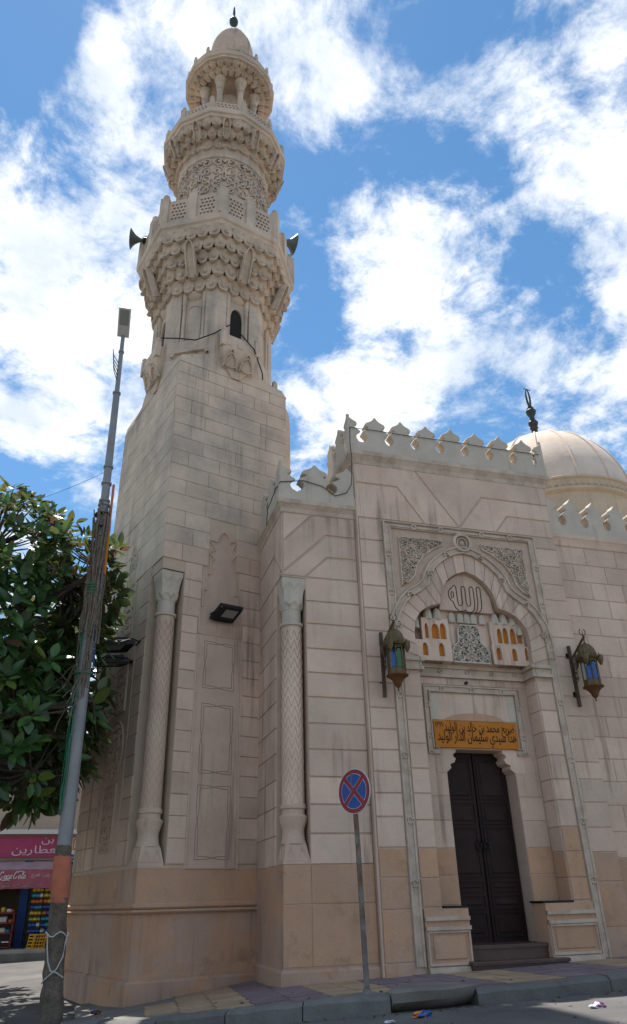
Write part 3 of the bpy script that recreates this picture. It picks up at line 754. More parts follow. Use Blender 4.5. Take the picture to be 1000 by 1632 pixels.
muq('muqarnas_tier', [(14.02, 14.40, 1.43, 1.58, 32, 0), (14.36, 14.74, 1.54, 1.70, 32, .5), (14.70, 15.06, 1.66, 1.80, 40, 0), (15.02, 15.38, 1.77, 1.91, 40, .5), (15.34, 15.68, 1.88, 2.01, 40, 0)], 8, th8, mi, WEATH)
deep_niches(14.35, 15.2, 1.56, 1.86, [45*k for k in (-2, -1, 0, 1, 2)], 8, th8, mi, WEATH, 0, .10)
def slab(name, prof, n, deg0, mat, off=0.):
    mb = MB(); mb.loft([[ring(R, deg0+360/n*k, z, off) for k in range(n)] for R, z in prof]); return mb.build(name, mat, mi)
slab('balcony_slab', [(1.9, 15.66), (1.98, 15.68), (2.0, 15.78), (2.05, 15.82), (2.06, 15.98), (2.02, 16.02), (1.0, 16.02)], 8, -22.5, PALE)
# railings
def railing(n, deg0, R, z0, z1, zball, per_face, mat, off, pw, holes, ball=.075, tall=.0, sink=.0):
    shared = {}
    for k in range(n):
        a0, a1 = deg0+360/n*k, deg0+360/n*(k+1)
        p0, p1 = ring(R, a0, 0, off), ring(R, a1, 0, off)
        if ((p0+p1)/2-CEN).dot(DV) > R*.55: continue
        t = (p1-p0); L = t.length; t.normalize(); nn = Vector((t.y, -t.x, 0))
        for j in range(per_face+1):
            if j == per_face and k != n-1: 
                pass
            pc = p0+t*L*j/per_face
            if j == per_face: continue
            mb = MB(); fr = Fr(pc, t, (0, 0, 1), nn)
            mb.box(fr, -pw, pw, z0-.02, z1+tall, -pw*.9, pw*.9)
            mb.loft([[fr.p(a*s, z, b*s*.9) for a, b in ((-pw, -pw), (pw, -pw), (pw, pw), (-pw, pw))] for s, z in ((1., z1+tall), (.55, z1+tall+.05))])
            po = mb.build('railing_post', mat, mi)
            mb = MB(); mb.ball((pc.x, pc.y, zball), ball, 10, 6); mb.build('ball_finial', mat, po, True)
        for j in range(per_face):
            a_, b_ = L*j/per_face+pw, L*(j+1)/per_face-pw
            fr = Fr(p0, t, (0, 0, 1), nn); xm = (a_+b_)/2
            key = round(b_-a_, 3)
            frm = [(a_-xm, z0), (b_-xm, z0), (b_-xm, z1), (a_-xm, z1)]
            f0 = Fr((0, 0, 0), (1, 0, 0), (0, 0, 1), (0, -1, 0))
            if key not in shared: shared[key] = shape([frm]+holes(b_-a_, z1-z0, z0), -pw*.35, pw*.35, f0, 'railing_panel', mat, 'mesh')
            o = put('railing_panel', shared[key]); o.parent = mi
            c0 = p0+t*xm; rotz = math.atan2(t.y, t.x)
            o.matrix_parent_inverse = Matrix.Translation(-Vector(mi.location))
            o.location = (c0.x, c0.y, 0); o.rotation_euler = (0, 0, rotz)
def holes_big(wd, ht, z0):
    R = random.Random(3); L = []
    nx, nz = 4, 5; mx, mz = wd*.14, ht*.12
    for i in range(nx):
        for j in range(nz):
            cx = -wd/2+mx+(wd-2*mx)*(i+.5)/nx+(.02 if j % 2 else -.02); cz = z0+mz+(ht-2*mz)*(j+.5)/nz
            L.append(ellipse(cx, cz, (wd-2*mx)/nx*.40, (ht-2*mz)/nz*.33, 6, R.uniform(-.9, .9)))
    return L
def holes_small(nx, nz):
    def f(wd, ht, z0):
        R = random.Random(4); L = []
        for i in range(nx):
            for j in range(nz):
                cx = -wd/2+wd*.08+(wd*.84)*(i+.5)/nx+(.015 if j % 2 else -.015); cz = z0+ht*.12+ht*.76*(j+.5)/nz
                L.append(ellipse(cx, cz, wd*.84/nx*.36, ht*.76/nz*.34, 6, R.uniform(0, 1.5)))
        return L
    return f
railing(8, -22.5, 1.93, 16.02, 16.82, 17.03, 2, PALE, .0, .11, holes_big, .085, .10)
# round drum with carved scrolls
O2, O3 = .05, .10
def cyl_ring(R, z, off, n=48): return [ring(R, 360/n*k, z, off) for k in range(n)]
mb = MB(); mb.loft([cyl_ring(1.23, 16.0, O2), cyl_ring(1.23, 19.08, O2), cyl_ring(1.27, 19.10, O2), cyl_ring(1.27, 19.22, O2), cyl_ring(1.25, 19.24, O2), cyl_ring(1.29, 19.42, O2), cyl_ring(1.36, 19.5, O2)])
dr = mb.build('round_drum', PALE, mi, True)
mb = MB()
def fcyl(a, b, n):
    t = a/1.23; return wl(HC+(1.23+n)*math.sin(t), HC-(1.23+n)*math.cos(t), b)+LAT*O2
for k in range(-3, 3):
    m_ = 1.23*math.radians(-23.6+30*k+15); hw_ = 1.23*math.radians(15)
    for sg_ in (1, -1): arabesque(mb, lambda a, b, n: fcyl(m_+sg_*a, b, n), 0, hw_, 16.95, 19.04, .33, .048, -.004, .05, None, 9)
mb.build('carved_vine', PALE, dr)
# second balcony
deg12 = -23.63-15
th12 = math.radians(deg12)
muq('muqarnas_tier', [(19.36, 19.66, 1.29, 1.42, 24, 0), (19.62, 19.94, 1.39, 1.58, 36, .5), (19.90, 20.20, 1.55, 1.72, 36, 0)], 12, th12, mi, WEATH, O2, True, (.3, .6, .95))
deep_niches(19.62, 20.12, 1.44, 1.66, [-23.63+30*k for k in (-3, -2, -1, 0, 1, 2, 3)], 12, th12, mi, WEATH, O2, .085)
slab('balcony_slab', [(1.6, 20.19), (1.72, 20.21), (1.74, 20.3), (1.79, 20.32), (1.80, 20.47), (1.76, 20.5), (.5, 20.5)], 12, deg12, PALE, O2)
railing(12, deg12, 1.68, 20.5, 20.86, 21.03, 1, PALE, O2, .07, holes_small(6, 3), .058, .08)
# open lantern with eight columns
mb = MB(); mb.loft([cyl_ring(.40, 20.45, O3, 16), cyl_ring(.40, 23.3, O3, 16)]); mb.build('lantern_core', WEATH, mi, True)
mb = MB()
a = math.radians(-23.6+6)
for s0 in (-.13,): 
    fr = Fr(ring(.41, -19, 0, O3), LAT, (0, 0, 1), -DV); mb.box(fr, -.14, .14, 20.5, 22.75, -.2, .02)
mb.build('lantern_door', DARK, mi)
for k in range(8):
    c0 = ring(.80, -23.63+22.5+45*k, 0, O3)
    mb = MB(); mb.lathe(c0, [(.085, 20.5), (.085, 22.86), (.115, 22.88), (.115, 22.94), (.09, 22.97)], 14); co = mb.build('lantern_column', PALE, mi, True)
    mb = MB(); mb.lathe(c0, [(.09, 22.97), (.095, 23.05), (.13, 23.11), (.12, 23.14), (.16, 23.22), (.15, 23.25), (.185, 23.34), (.185, 23.40)], 12); mb.build('column_capital', WEATH, co)
for k in range(8):
    p0, p1 = ring(.80, -23.63+22.5+45*k, 0, O3), ring(.80, -23.63+67.5+45*k, 0, O3); t = p1-p0; L = t.length; t.normalize()
    fr = Fr((p0+p1)/2, t, (0, 0, 1), Vector((t.y, -t.x, 0)))
    loops = [[(-L/2, 23.34), (-L/2+.07, 23.34)]+[(x, z) for x, z in arch_pts(L/2-.07, 23.34, 23.36, 23.60, 5)[1:-1]]+[(L/2-.07, 23.34), (L/2, 23.34), (L/2, 23.62), (-L/2, 23.62)]]
    shape(loops, -.07, .07, fr, 'lantern_arch', WEATH, mi)
muq('muqarnas_tier', [(23.36, 23.53, .96, 1.14, 32, .5), (23.50, 23.68, 1.11, 1.33, 32, 0)], 16, math.radians(-23.63-11.25), mi, WEATH, O3, True, (.6, 1.))
slab('balcony_slab', [(.85, 23.64), (1.33, 23.655), (1.34, 23.72), (1.39, 23.74), (1.40, 23.86), (1.36, 23.88), (.4, 23.88)], 16, -23.63-11.25, PALE, O3)
railing(16, -23.63-11.25, 1.31, 23.88, 24.14, 24.31, 1, PALE, O3, .045, holes_small(5, 2), .045, .10)
# bulb dome and finial
c0 = ring(0, 0, 0, O3)
mb = MB(); mb.lathe(c0, [(.62, 23.85), (.62, 24.9), (.67, 24.93), (.67, 25.02), (.63, 25.05), (.66, 25.3), (.69, 25.6), (.70, 25.85), (.68, 26.15), (.62, 26.45), (.52, 26.73), (.38, 26.98), (.22, 27.14), (.09, 27.21), (.02, 27.22)], 32)
dm = mb.build('bulb_dome', material('pink_dome_render', (.52, .40, .31), .9, .2, var=.14, streak=.5, bump=.3, dirt=.3), mi, True)
mb = MB(); mb.lathe(c0, [(.09, 27.15), (.06, 27.3), (.05, 27.75), (.09, 27.85), (.145, 27.94), (.15, 28.05), (.12, 28.16), (.05, 28.24), (.035, 28.3), (.045, 28.55), (.03, 28.85), (.008, 28.98)], 14)
mb.build('finial', LEAD, dm, True)
# ------------------------------------------------------------------ the mosque
mo = thing('mosque_building', 'pink plastered mosque front with a tall crenellated portal, low dome and dark door', 'mosque', (6.16, 11.6, .4))
XB, X3, X4 = 2.7177, 4.084, 8.2227
mb = MB()
def fw_(poly, z0, z1): mb.loft([[Vector((x, y, z0)) for x, y in poly], [Vector((x, y, z1)) for x, y in poly]])
fw_([(XB, 11.09), (X3+.05, 11.09), (X3+.05, 14.4), (XB, 14.4)], 0, 1.87)
fw_([(3.125, 11.09), (X3+.05, 11.09), (X3+.05, 14.4), (XB, 14.4), (XB, 11.50), (3.125, 11.50)], 1.87, 6.31)
fw_([(XB, 11.09), (X3+.05, 11.09), (X3+.05, 14.4), (XB, 14.4)], 6.31, 7.58)
mb.build('wing_wall', JOINT, mo)
# portal: front skin with the trefoil and door recess cut out of it
TL = [(5.07, 0.), (5.07, 5.02), (5.05, 5.2), (5.035, 5.40), (5.07, 5.66), (5.20, 5.85), (5.38, 5.96), (5.60, 6.02), (5.65, 6.29), (5.77, 6.48), (5.95, 6.62), (6.16, 6.69)]
CX = 6.16
TR = [(2*CX-x, z) for x, z in TL[-2::-1]]; TR = [(x if z > .5 and z > 5.1 else 7.262, z) for x, z in TR]
HOLE = TL+TR
shape([[(X3, -.2), (X4, -.2), (X4, 8.78), (X3, 8.78)], [(x, max(z, .0)) for x, z in HOLE]], -.35, 0, FP, 'portal_wall', JOINT, mo)
mb = MB()
DX0, DX1 = 5.55, 6.80
mb.box(FRc, X3+.002, DX0, -.2, 4.99, -1.0, -.002); mb.box(FRc, DX1, X4-.002, -.2, 4.99, -1.0, -.002); mb.box(FRc, DX0, DX1, 3.58, 4.99, -1.0, -.002)
mb.box(FRc, X3+.002, X4-.002, 6.9, 8.78, -1.0, -.002)
mb.box(FRc, X3+.002, 5.0, 4.99, 6.9, -1.0, -.002); mb.box(FRc, 7.32, X4-.002, 4.99, 6.9, -1.0, -.002)
mb.box(FRc, 5.0, 7.32, 4.99, 6.9, -1.0, -.35)
mb.build('portal_core', STONE, mo)
# right wing wall and the hall behind
mb = MB()
mb.box(FW, X4-.02, 24, -.2, 7.53, -.6, 0); mb.build('wing_wall', JOINT, mo)
mb = MB(); mb.box(XZ(12.3), X3, X4, 7.2, 8.9, -2.2, 0); mb.build('portal_attic', STONE, mo)
mb = MB(); mb.box(XZ(11.7), XB+.3, 24, 7.1, 7.3, -14, 0); mb.build('flat_roof', CONC, mo)
mb = MB(); mb.box(XZ(18), -3+6, 24, 0, 7.2, -8, 0); mb.build('hall_wall', STONE, mo)
# ashlar on the wing block
ZB = [1.86, 2.268, 2.667, 3.059, 3.459, 3.852, 4.265, 4.662, 5.062, 5.491, 5.893, 6.32]
for i, (z0, z1) in enumerate(zip(ZB, ZB[1:])):
    mb = MB(); mb.stone(FB, 3.125+.004, X3-.004, z0+.011, z1-.011, -.005, .02, .008); mb.build('stone_block', STONE, mo)
    mb = MB(); mb.stone(FS, 11.50+.004, 12.2, z0+.008, z1-.008, -.005, .014, .006); mb.build('stone_block', STONE, mo)
    mb = MB(); mb.stone(FS, 12.2+.008, 12.95, z0+.008, z1-.008, -.005, .014, .006); mb.build('stone_block', STONE, mo)
for poly in ([(3.15, 6.34), (4.075, 6.34), (4.075, 6.71), (3.54, 6.71)], [(2.735, 6.34), (3.11, 6.34), (3.52, 6.75), (4.075, 6.75), (4.075, 7.14), (3.54, 7.14), (2.735, 6.37)],
             [(2.735, 6.42), (3.51, 7.18), (4.075, 7.18), (4.075, 7.55), (3.30, 7.55), (2.735, 6.96)], [(2.735, 7.01), (3.24, 7.55), (2.735, 7.55)]):
    mb = MB(); mb.prism(FB, poly, -.005, .016, .008); mb.build('stone_block', STONE, mo)
for poly in ([(11.11, 6.34), (12.9, 6.34), (12.9, 6.9), (11.7, 6.9)], [(11.10, 6.42), (11.66, 6.94), (12.9, 6.94), (12.9, 7.55), (11.10, 7.55)]):
    mb = MB(); mb.prism(FS, poly, -.005, .014, .006); mb.build('stone_block', STONE, mo)
# lower tan courses of the wing block
mb = MB(); mb.prism(FB, [(XB-.012, 0), (X3-.0, 0), (X3, 1.865), (XB-.012, 1.865)], -.02, .010); mb.box(FS, 11.09, 12.95, 0, 1.865, -.02, .012); mb.build('render_coat', TANP, mo)
for a0, a1, z0, z1 in ((2.72, 3.125, .62, 1.36), (3.13, X3, .62, 1.36), (2.72, 3.125, 1.37, 1.86), (3.13, X3, 1.37, 1.86)):
    mb = MB(); mb.stone(FB, a0+.003, a1-.003, z0+.003, z1-.003, 0, .018, .004); mb.build('stone_block', TAN, mo)
mb = MB(); mb.loft([[Vector((x, y, z)) for x, y in ((XB-d, 11.09-d), (X3, 11.09-d), (X3, 12.95), (XB-d, 12.95))] for z, d in ((-.2, .045), (.56, .045), (.58, .035), (.60, .0))]); mb.build('skirting', TANP, mo)
# engaged column of the wing
column(2.925, 11.295, 0, 1.875, 6.30, .207, .175, mo, GREY)
# portal ashlar piers
ZL = [2.07, 2.493, 2.829, 3.139, 3.467, 3.784, 4.121, 4.53, 4.96, 5.414, 5.823, 6.246, 6.683, 7.135, 7.575]
for z0, z1 in zip(ZL, ZL[1:]):
    mb = MB(); mb.stone(FP, X3+.05, 4.575, z0+.012, z1-.012, -.005, .016, .007); mb.build('stone_block', STONE, mo)
mb = MB(); mb.ribbon(FP.p, [(X3+.022, .4), (X3+.022, 8.74)], .03, -.01, .02); mb.build('edge_strip', STONE, mo)
ZR = [1.567, 1.987, 2.347, 2.728, 3.09, 3.362, 3.733, 4.125, 4.475, 4.822, 5.18, 5.546, 5.896, 6.273, 6.595, 6.973, 7.337, 7.575]
for z0, z1 in zip(ZR, ZR[1:]):
    mb = MB(); mb.stone(FP, 7.748, X4-.004, z0+.008, z1-.008, -.005, .012, .006); mb.build('stone_block', STONE if z0 > 1.9 else TAN, mo)
for a0, a1, z0, z1 in ((7.748, X4, .95, 1.56), (X3+.05, 4.575, 1.68, 2.06), (X3+.05, 4.575, 1.27, 1.67)):
    mb = MB(); mb.stone(FP, a0+.003, a1-.003, z0+.005, z1-.005, -.005, .011, .005); mb.build('stone_block', TAN, mo)
for a0, a1, z0, z1 in ((7.748, X4, .3, .95), (X3+.05, 4.575, .62, 1.26), (X3+.05, 4.575, .2, .61)):
    mb = MB(); mb.stone(FP, a0+.003, a1-.003, z0+.005, z1-.005, -.005, .011, .005); mb.build('stone_block', TANP if z0 < .5 else TAN, mo)
# joggled courses at the top of the portal
for poly in ([(4.11, 7.6), (5.43, 7.6), (4.94, 8.31), (4.11, 8.31)], [(5.46, 7.6), (6.14, 7.6), (5.33, 8.74), (4.11, 8.74), (4.11, 8.34), (4.96, 8.34)],
             [(6.16, 7.62), (6.72, 8.34), (8.2, 8.34), (8.2, 8.74), (5.37, 8.74)], [(6.19, 7.6), (6.93, 7.6), (7.23, 7.98), (8.2, 7.98), (8.2, 8.31), (6.75, 8.31)], [(6.97, 7.6), (8.2, 7.6), (8.2, 7.95), (7.25, 7.95)]):
    mb = MB(); mb.prism(FP, poly, -.005, .014, .006); mb.build('stone_block', STONE, mo)
# narrow inner piers beside the recess (between frame and recess), below the band
def pier_row(x0, x1, zs, mt=STONE):
    for z0, z1 in zip(zs, zs[1:]):
        mb = MB(); mb.stone(FP, x0, x1, z0+.01, z1-.01, -.005, .016, .007); mb.build('stone_block', mt if z0 > 2. else TAN, mo)
pier_row(4.765, 5.062, [1.28, 1.66, 2.06, 2.45, 2.83, 3.2, 3.58, 3.95, 4.33, 4.72])
pier_row(7.27, 7.575, [1.32, 1.63, 2.0, 2.36, 2.76, 3.08, 3.46, 3.84, 4.2, 4.5, 4.72])
FJ = Fr((7.262, 0, 0), (0, 1, 0), (0, 0, 1), (-1, 0, 0))
zs = [1.29, 1.63, 2.0, 2.36, 2.76, 3.08, 3.46, 3.84, 4.2, 4.5, 4.72]
for z0, z1 in zip(zs, zs[1:]):
    mb = MB(); mb.stone(FJ, 11.01, 11.34, z0+.008, z1-.008, -.005, .012, .006); mb.build('stone_block', STONE if z0 > 1.9 else TAN, mo)
# rectangular moulded frame
FPATH = [(4.665, .56), (4.665, 7.49), (7.665, 7.49), (7.665, .56)]
def moulded(path, w, parent, name, mat=GREY2, fr=FP, n=.042, closed=False, knots=None):
    mb = MB(); mb.ribbon(fr.p, path, w, -.01, n*.45, closed); o = mb.build(name, mat, parent)
    for s in (-1, 1):
        P = []; m = len(path)
        for i in range(m):
            a = Vector(path[max(i-1, 0)]) if not closed else Vector(path[i-1]); b = Vector(path[min(i+1, m-1)]) if not closed else Vector(path[(i+1) % m]); c = Vector(path[i])
            e1 = (c-a).normalized() if (c-a).length > 1e-6 else (b-c).normalized(); e2 = (b-c).normalized() if (b-c).length > 1e-6 else e1
            q = Vector((-(e1.y+e2.y), e1.x+e2.x)); q.normalize(); k = 1/max(.4, q.dot(Vector((-e1.y, e1.x))))
            P.append(c+q*s*w*.38*k)
        mb = MB(); mb.ribbon(fr.p, P, w*.26, n*.3, n, closed); mb.build('moulding_bead', mat, o)
    if knots:
        for a, b in knots:
            mb = MB(); mb.ribbon(fr.p, ellipse(a, b, w*.30, w*.30, 10), w*.2, n*.3, n*1.0, True); mb.build('moulding_knot', mat, o)
    return o
moulded(FPATH, .15, mo, 'portal_frame', knots=[(4.665, z) for z in (1.6, 2.45, 3.4, 4.35, 5.3, 6.15, 6.9)]+[(7.665, z) for z in (1.6, 2.45, 3.4, 4.35, 5.3, 6.15, 6.9)]+[(x, 7.49) for x in (5.2, 5.75, 6.6, 7.2)])
# trefoil archivolt
ML_ = [(4.72, 5.12), (4.72, 5.42), (4.76, 5.72), (4.90, 5.97), (5.06, 6.13), (5.24, 6.24), (5.37, 6.36), (5.42, 6.50), (5.52, 6.68), (5.66, 6.82), (5.84, 6.95), (6.0, 7.02), (6.16, 7.05)]
ARCH = ML_+[(2*CX-x, z) for x, z in ML_[-2::-1]]
ARCH2 = []
def offset_path(path, d):
    P = []
    for i, c in enumerate(path):
        a = Vector(path[max(i-1, 0)]); b = Vector(path[min(i+1, len(path)-1)]); t = (b-a).normalized(); P.append((c[0]-t.y*d, c[1]+t.x*d))
    return P
moulded(offset_path(ARCH, .06), .15, mo, 'trefoil_moulding', GREY2, FP.off(.004), .06, knots=[(4.74, 5.55), (5.0, 6.13), (5.43, 6.57), (5.8, 6.98), (6.5, 6.98), (6.9, 6.57), (7.32, 6.13), (7.58, 5.55)])
mb = MB(); mb.ribbon(FP.p, ellipse(6.16, 7.26, .165, .165, 22), .07, .0, .075, True); mb.ribbon(FP.p, ellipse(6.16, 7.26, .10, .10, 16), .03, .0, .05, True)
mb.lathe_ = None
kn = mb.build('moulding_knot', GREY2, mo)
mb = MB(); mb.ball(FP.p(6.16, 7.26, 0.), .06, 10, 6); mb.build('knot_boss', GREY2, kn, True)
# voussoirs between the opening and the moulding
def resample(path, ts):
    d = [0]
    for p, q in zip(path, path[1:]): d.append(d[-1]+(Vector(q)-Vector(p)).length)
    out = []
    for t in ts:
        s = t*d[-1]
        for i in range(len(path)-1):
            if s <= d[i+1]+1e-9:
                f = (s-d[i])/max(1e-9, d[i+1]-d[i]); out.append((path[i][0]+(path[i+1][0]-path[i][0])*f, path[i][1]+(path[i+1][1]-path[i][1])*f)); break
    return out
IN = [p for p in HOLE if p[1] > 5.0]; OUT = offset_path(ARCH, -.015)
nV = 22
for k in range(nV):
    ts = [(k+.04)/nV, (k+.35)/nV, (k+.65)/nV, (k+.96)/nV]
    a = resample(IN, ts); b = resample(OUT, ts)
    mb = MB(); mb.prism(FP, a+b[::-1], -.01, .014, .005); mb.build('voussoir', STONE, mo)
# carved spandrels
SPL = [(4.884, 7.26), (5.771, 7.266), (5.758, 7.18), (5.554, 7.08), (5.34, 6.92), (5.19, 6.70), (5.13, 6.50), (5.02, 6.38), (4.884, 6.29)]
carved_panel(FP.off(.006), SPL, 21, mo, .15, .026, GREY2, 'carved_spandrel', .03, False)
carved_panel(FP.off(.006), [(2*CX-x, z) for x, z in SPL], 22, mo, .15, .026, GREY2, 'carved_spandrel', .03, False)
# impost band
def band_path(z0, z1, proud, mat, name):
    mb = MB()
    for fr, a0, a1 in ((FRc, 5.072, 7.26), (FP, 4.765, 5.07), (FP, 7.262, 7.58)): mb.box(fr, a0, a1, z0, z1, -.01, proud)
    mb.box(FJ, 11.0-proud, 11.35, z0+.001, z1-.001, -.01, proud); FJl = Fr((5.07, 0, 0), (0, 1, 0), (0, 0, 1), (1, 0, 0)); mb.box(FJl, 11.0-proud, 11.35, z0+.001, z1-.001, -.01, proud)
    return mb.build(name, mat, mo)
b_ = band_path(4.78, 4.84, .06, GREY2, 'impost_band'); band_path(4.84, 4.93, .035, GREY2, 'impost_band'); band_path(4.93, 5.0, .075, GREY2, 'impost_band')
for x in (5.2, 5.6, 6.12, 6.6, 7.05):
    mb = MB(); mb.ribbon(FRc.off(.03).p, ellipse(x, 4.885, .035, .035, 8), .02, 0, .03, True); mb.build('moulding_knot', GREY2, mo)
for a0, a1 in ((5.09, 5.72), (5.73, 6.35), (6.36, 7.25)):
    mb = MB(); mb.stone(FRc, a0, a1, 4.66, 4.775, -.005, .008, .004); mb.build('stone_block', STONE, mo)
mb = MB(); mb.tube([FRc.p(6.08, 4.70, -.02), FRc.p(6.08, 4.70, .05)], .028, 8); mb.build('drain_spout', IRON, mo)
# door surround with its inner moulded frame
moulded([(5.45, 3.55), (5.30, 3.55), (5.30, 4.58), (7.04, 4.58), (7.04, 3.55), (6.89, 3.55)], .12, mo, 'door_frame', GREY2, FRc, .045, knots=[(5.6, 4.58), (6.17, 4.58), (6.75, 4.58), (5.30, 4.3), (5.30, 3.8), (7.04, 4.3), (7.04, 3.8)])
mb = MB(); mb.box(FRc, 5.50, 6.84, 4.06, 4.50, -.01, .006); mb.build('lintel_panel', STONE, mo)
for a_ in (5.37, 6.84): mb = MB(); mb.box(FRc, a_, a_+.13, 4.06, 4.50, -.01, .012); mb.build('lintel_panel', GREY, mo)
mb = MB(); mb.prism(FRc, [(5.62, 4.05)]+[(6.17-.55*math.cos(pi*k/12), 4.05+.13*math.sin(pi*k/12)) for k in range(13)], 0, .02); mb.build('relieving_arch', TAN, mo)
for s_, x in ((1, 5.46), (-1, 6.89)):
    mb = MB(); prof = [(x-s_*.1, 3.58), (x+s_*.28, 3.58), (x+s_*.28, 3.53), (x+s_*.23, 3.50), (x+s_*.23, 3.46), (x+s_*.27, 3.43), (x+s_*.24, 3.37), (x+s_*.16, 3.34), (x+s_*.17, 3.28), (x+s_*.10, 3.22), (x-s_*.1, 3.2)]
    mb.prism(FRc, prof, -.42, .004); mb.build('door_corbel', STONE, mo, fix=True)
lin = MB(); lin.box(FRc, 5.37, 6.925, 3.60, 4.035, -.28, .05); lin = lin.build('inscribed_lintel', ORANGE, mo)
FI = FRc.off(.05)
text_mesh(arabic('ضريح محمد بن خالد بن الوليد'), FI, 5.56, 6.87, 3.78, 4.02, .0, .004, 'lettering', INK, lin, 0., .007)
text_mesh(arabic('هذا سيدي سليمان الدار الوليد'), FI, 5.42, 6.89, 3.615, 3.87, .001, .004, 'lettering', INK, lin, 0., .007)
text_mesh('١٣١٩', FI, 5.395, 5.54, 3.93, 4.01, .0, .004, 'lettering', INK, lin)
# stones of the recess back wall each side of the door
zs = [1.30, 1.70, 2.08, 2.48, 2.84, 3.19]
for x0, x1 in ((5.10, 5.545), (6.805, 7.24)):
    for z0, z1 in zip(zs, zs[1:]):
        mb = MB(); mb.stone(FRc, x0, x1, z0+.006, z1-.006, -.005, .010, .005); mb.build('stone_block', STONE if z0 > 2. else TAN, mo)
# door
mb = MB(); mb.box(XZ(11.68), DX0-.02, DX1+.02, .6, 3.6, -.08, 0); door = mb.build('door', DOOR, mo)
FD = XZ(11.68); xm = (DX0+DX1)/2
for x0, x1 in ((DX0+.02, xm-.015), (xm+.015, DX1-.02)):
    mb = MB(); mb.box(FD, x0, x1, .78, 3.56, 0, .035); mb.build('door_leaf', DOOR, door)
    for z0, z1 in ((.86, 1.18), (1.24, 1.42), (1.48, 1.62), (1.68, 2.4), (2.46, 2.78), (2.84, 3.48)):
        mb = MB(); mb.ribbon(FD.p, [(x0+.05, z0), (x1-.05, z0), (x1-.05, z1), (x0+.05, z1)], .03, .03, .05, True); mb.stone(FD, x0+.1, x1-.1, z0+.045, z1-.045, .03, .048, .012); mb.build('door_panel', DOOR, door)
for q in (-.07, .07):
    mb = MB(); mb.tube([FD.p(xm+q+.045*math.cos(t*pi/8), 2.13+.055*math.sin(t*pi/8), .07) for t in range(17)], .014, 6, False); mb.ball(FD.p(xm+q, 2.19, .06), .028, 8, 5); mb.build('door_knocker', IRON, door, True)
mb = MB(); mb.box(XZ(11.75), DX0-.1, DX1+.1, .5, 3.6, -.4, -.05); mb.build('door_backing', DARK, mo)
# steps
def step(x0, x1, z0, z1, y0, y1):
    mb = MB(); fr = XZ(y1); d = y1-y0
    mb.loft([[fr.p(a, z, n) for a, n in ((x0+.02, 0), (x1-.02, 0), (x1-.02, d-.03), (x0+.02, d-.03))] for z in (z0, z1-.045)]); mb.stone(Fr((0, y1, z1-.045), (1, 0, 0), (0, -1, 0), (0, 0, 1)), x0, x1, -.0, d, 0, .045, .012)
    return mb.build('door_step', STEP, mo)
step(5.36, 6.92, .2, .60, 10.78, 11.30); step(5.42, 6.82, .3, .785, 11.02, 11.70)
# bench blocks
def bench(x0, x1, y0, zb, zt, face_l):
    mb = MB(); mb.box(XZ(11.34), x0, x1, zb-.3, zt, 0, 11.34-y0); o = mb.build('pedestal', TAN, mo)
    fr = XZ(y0)
    mb = MB()
    for z0, z1, n in ((zb-.2, zb+.07, .06), (zb+.07, zb+.11, .04), (zt-.27, zt-.22, .05), (zt-.15, zt-.10, .04)): mb.box(fr, x0-.0, x1, z0, z1, -.02, n)
    mb.ribbon(fr.p, [(x0+.03, zb+.14), (x1-.03, zb+.14), (x1-.03, zt-.29), (x0+.03, zt-.29)], .045, -.01, .03, True); mb.build('moulded_border', GREY2, o)
    mb = MB(); mb.stone(fr, x0+.1, x1-.1, zb+.2, zt-.34, 0, .02, .01); mb.build('pedestal_panel', TAN, o)
    return o
bench(4.76, 5.455, 10.94, .44, 1.265, 0); bench(6.74, 7.575, 10.95, .50, 1.295, 1)
for x0, x1, z in ((5.09, 5.47, 1.268), (6.72, 7.255, 1.298)):
    mb = MB(); mb.box(XZ(11.345), x0, x1, z, z+.028, 0, .38); mb.build('pedestal_slab', IRON, mo)
# tympanum: medallion, carved screen, stalactite niches painted ochre
FT = XZ(11.30)
mb = MB(); mb.box(FT, 5.0, 7.32, 5.0, 6.9, -.25, 0); mb.build('tympanum_ground', STONE, mo)
FM = XZ(11.10)
med = [(5.62, 5.95)]+[(5.66, 6.25), (5.78, 6.47), (5.96, 6.61), (6.16, 6.70), (6.36, 6.61), (6.54, 6.47), (6.66, 6.25)]+[(6.70, 5.95)]
mb = MB(); mb.prism(FM, med, -.40, 0); mo_med = mb.build('medallion', STONE, mo)
def stroke(pts, closed=True): mb.ribbon(FM.p, [(a*.95+.20, 1.4+(b-1.4)*.976) for a, b in pts], .019, -.003, .006, closed)
mb = MB()
# outlined calligraphic word: three uprights joined at the foot, a loop at the left
stroke([(6.53, 6.545), (6.555, 6.575), (6.59, 6.57), (6.61, 6.53), (6.60, 6.2), (6.57, 6.10), (6.50, 6.05), (6.44, 6.035), (6.50, 6.12), (6.525, 6.25)])
stroke([(6.375, 6.535), (6.40, 6.565), (6.44, 6.56), (6.46, 6.52), (6.455, 6.2), (6.42, 6.09), (6.35, 6.045), (6.27, 6.05), (6.235, 6.085), (6.19, 6.06), (6.11, 6.06), (6.04, 6.12), (6.0, 6.24), (5.955, 6.27), (5.925, 6.33), (5.925, 6.42), (5.96, 6.48), (6.01, 6.515), (6.03, 6.55), (6.06, 6.57), (6.095, 6.54), (6.10, 6.25), (6.12, 6.17), (6.17, 6.165), (6.195, 6.21), (6.205, 6.53), (6.235, 6.56), (6.27, 6.555), (6.285, 6.52), (6.28, 6.25), (6.30, 6.17), (6.345, 6.17), (6.37, 6.22)])
stroke([(5.985, 6.30), (6.025, 6.33), (6.03, 6.42), (6.0, 6.44), (5.975, 6.40)])
mb.build('calligraphy', INK, mo_med)
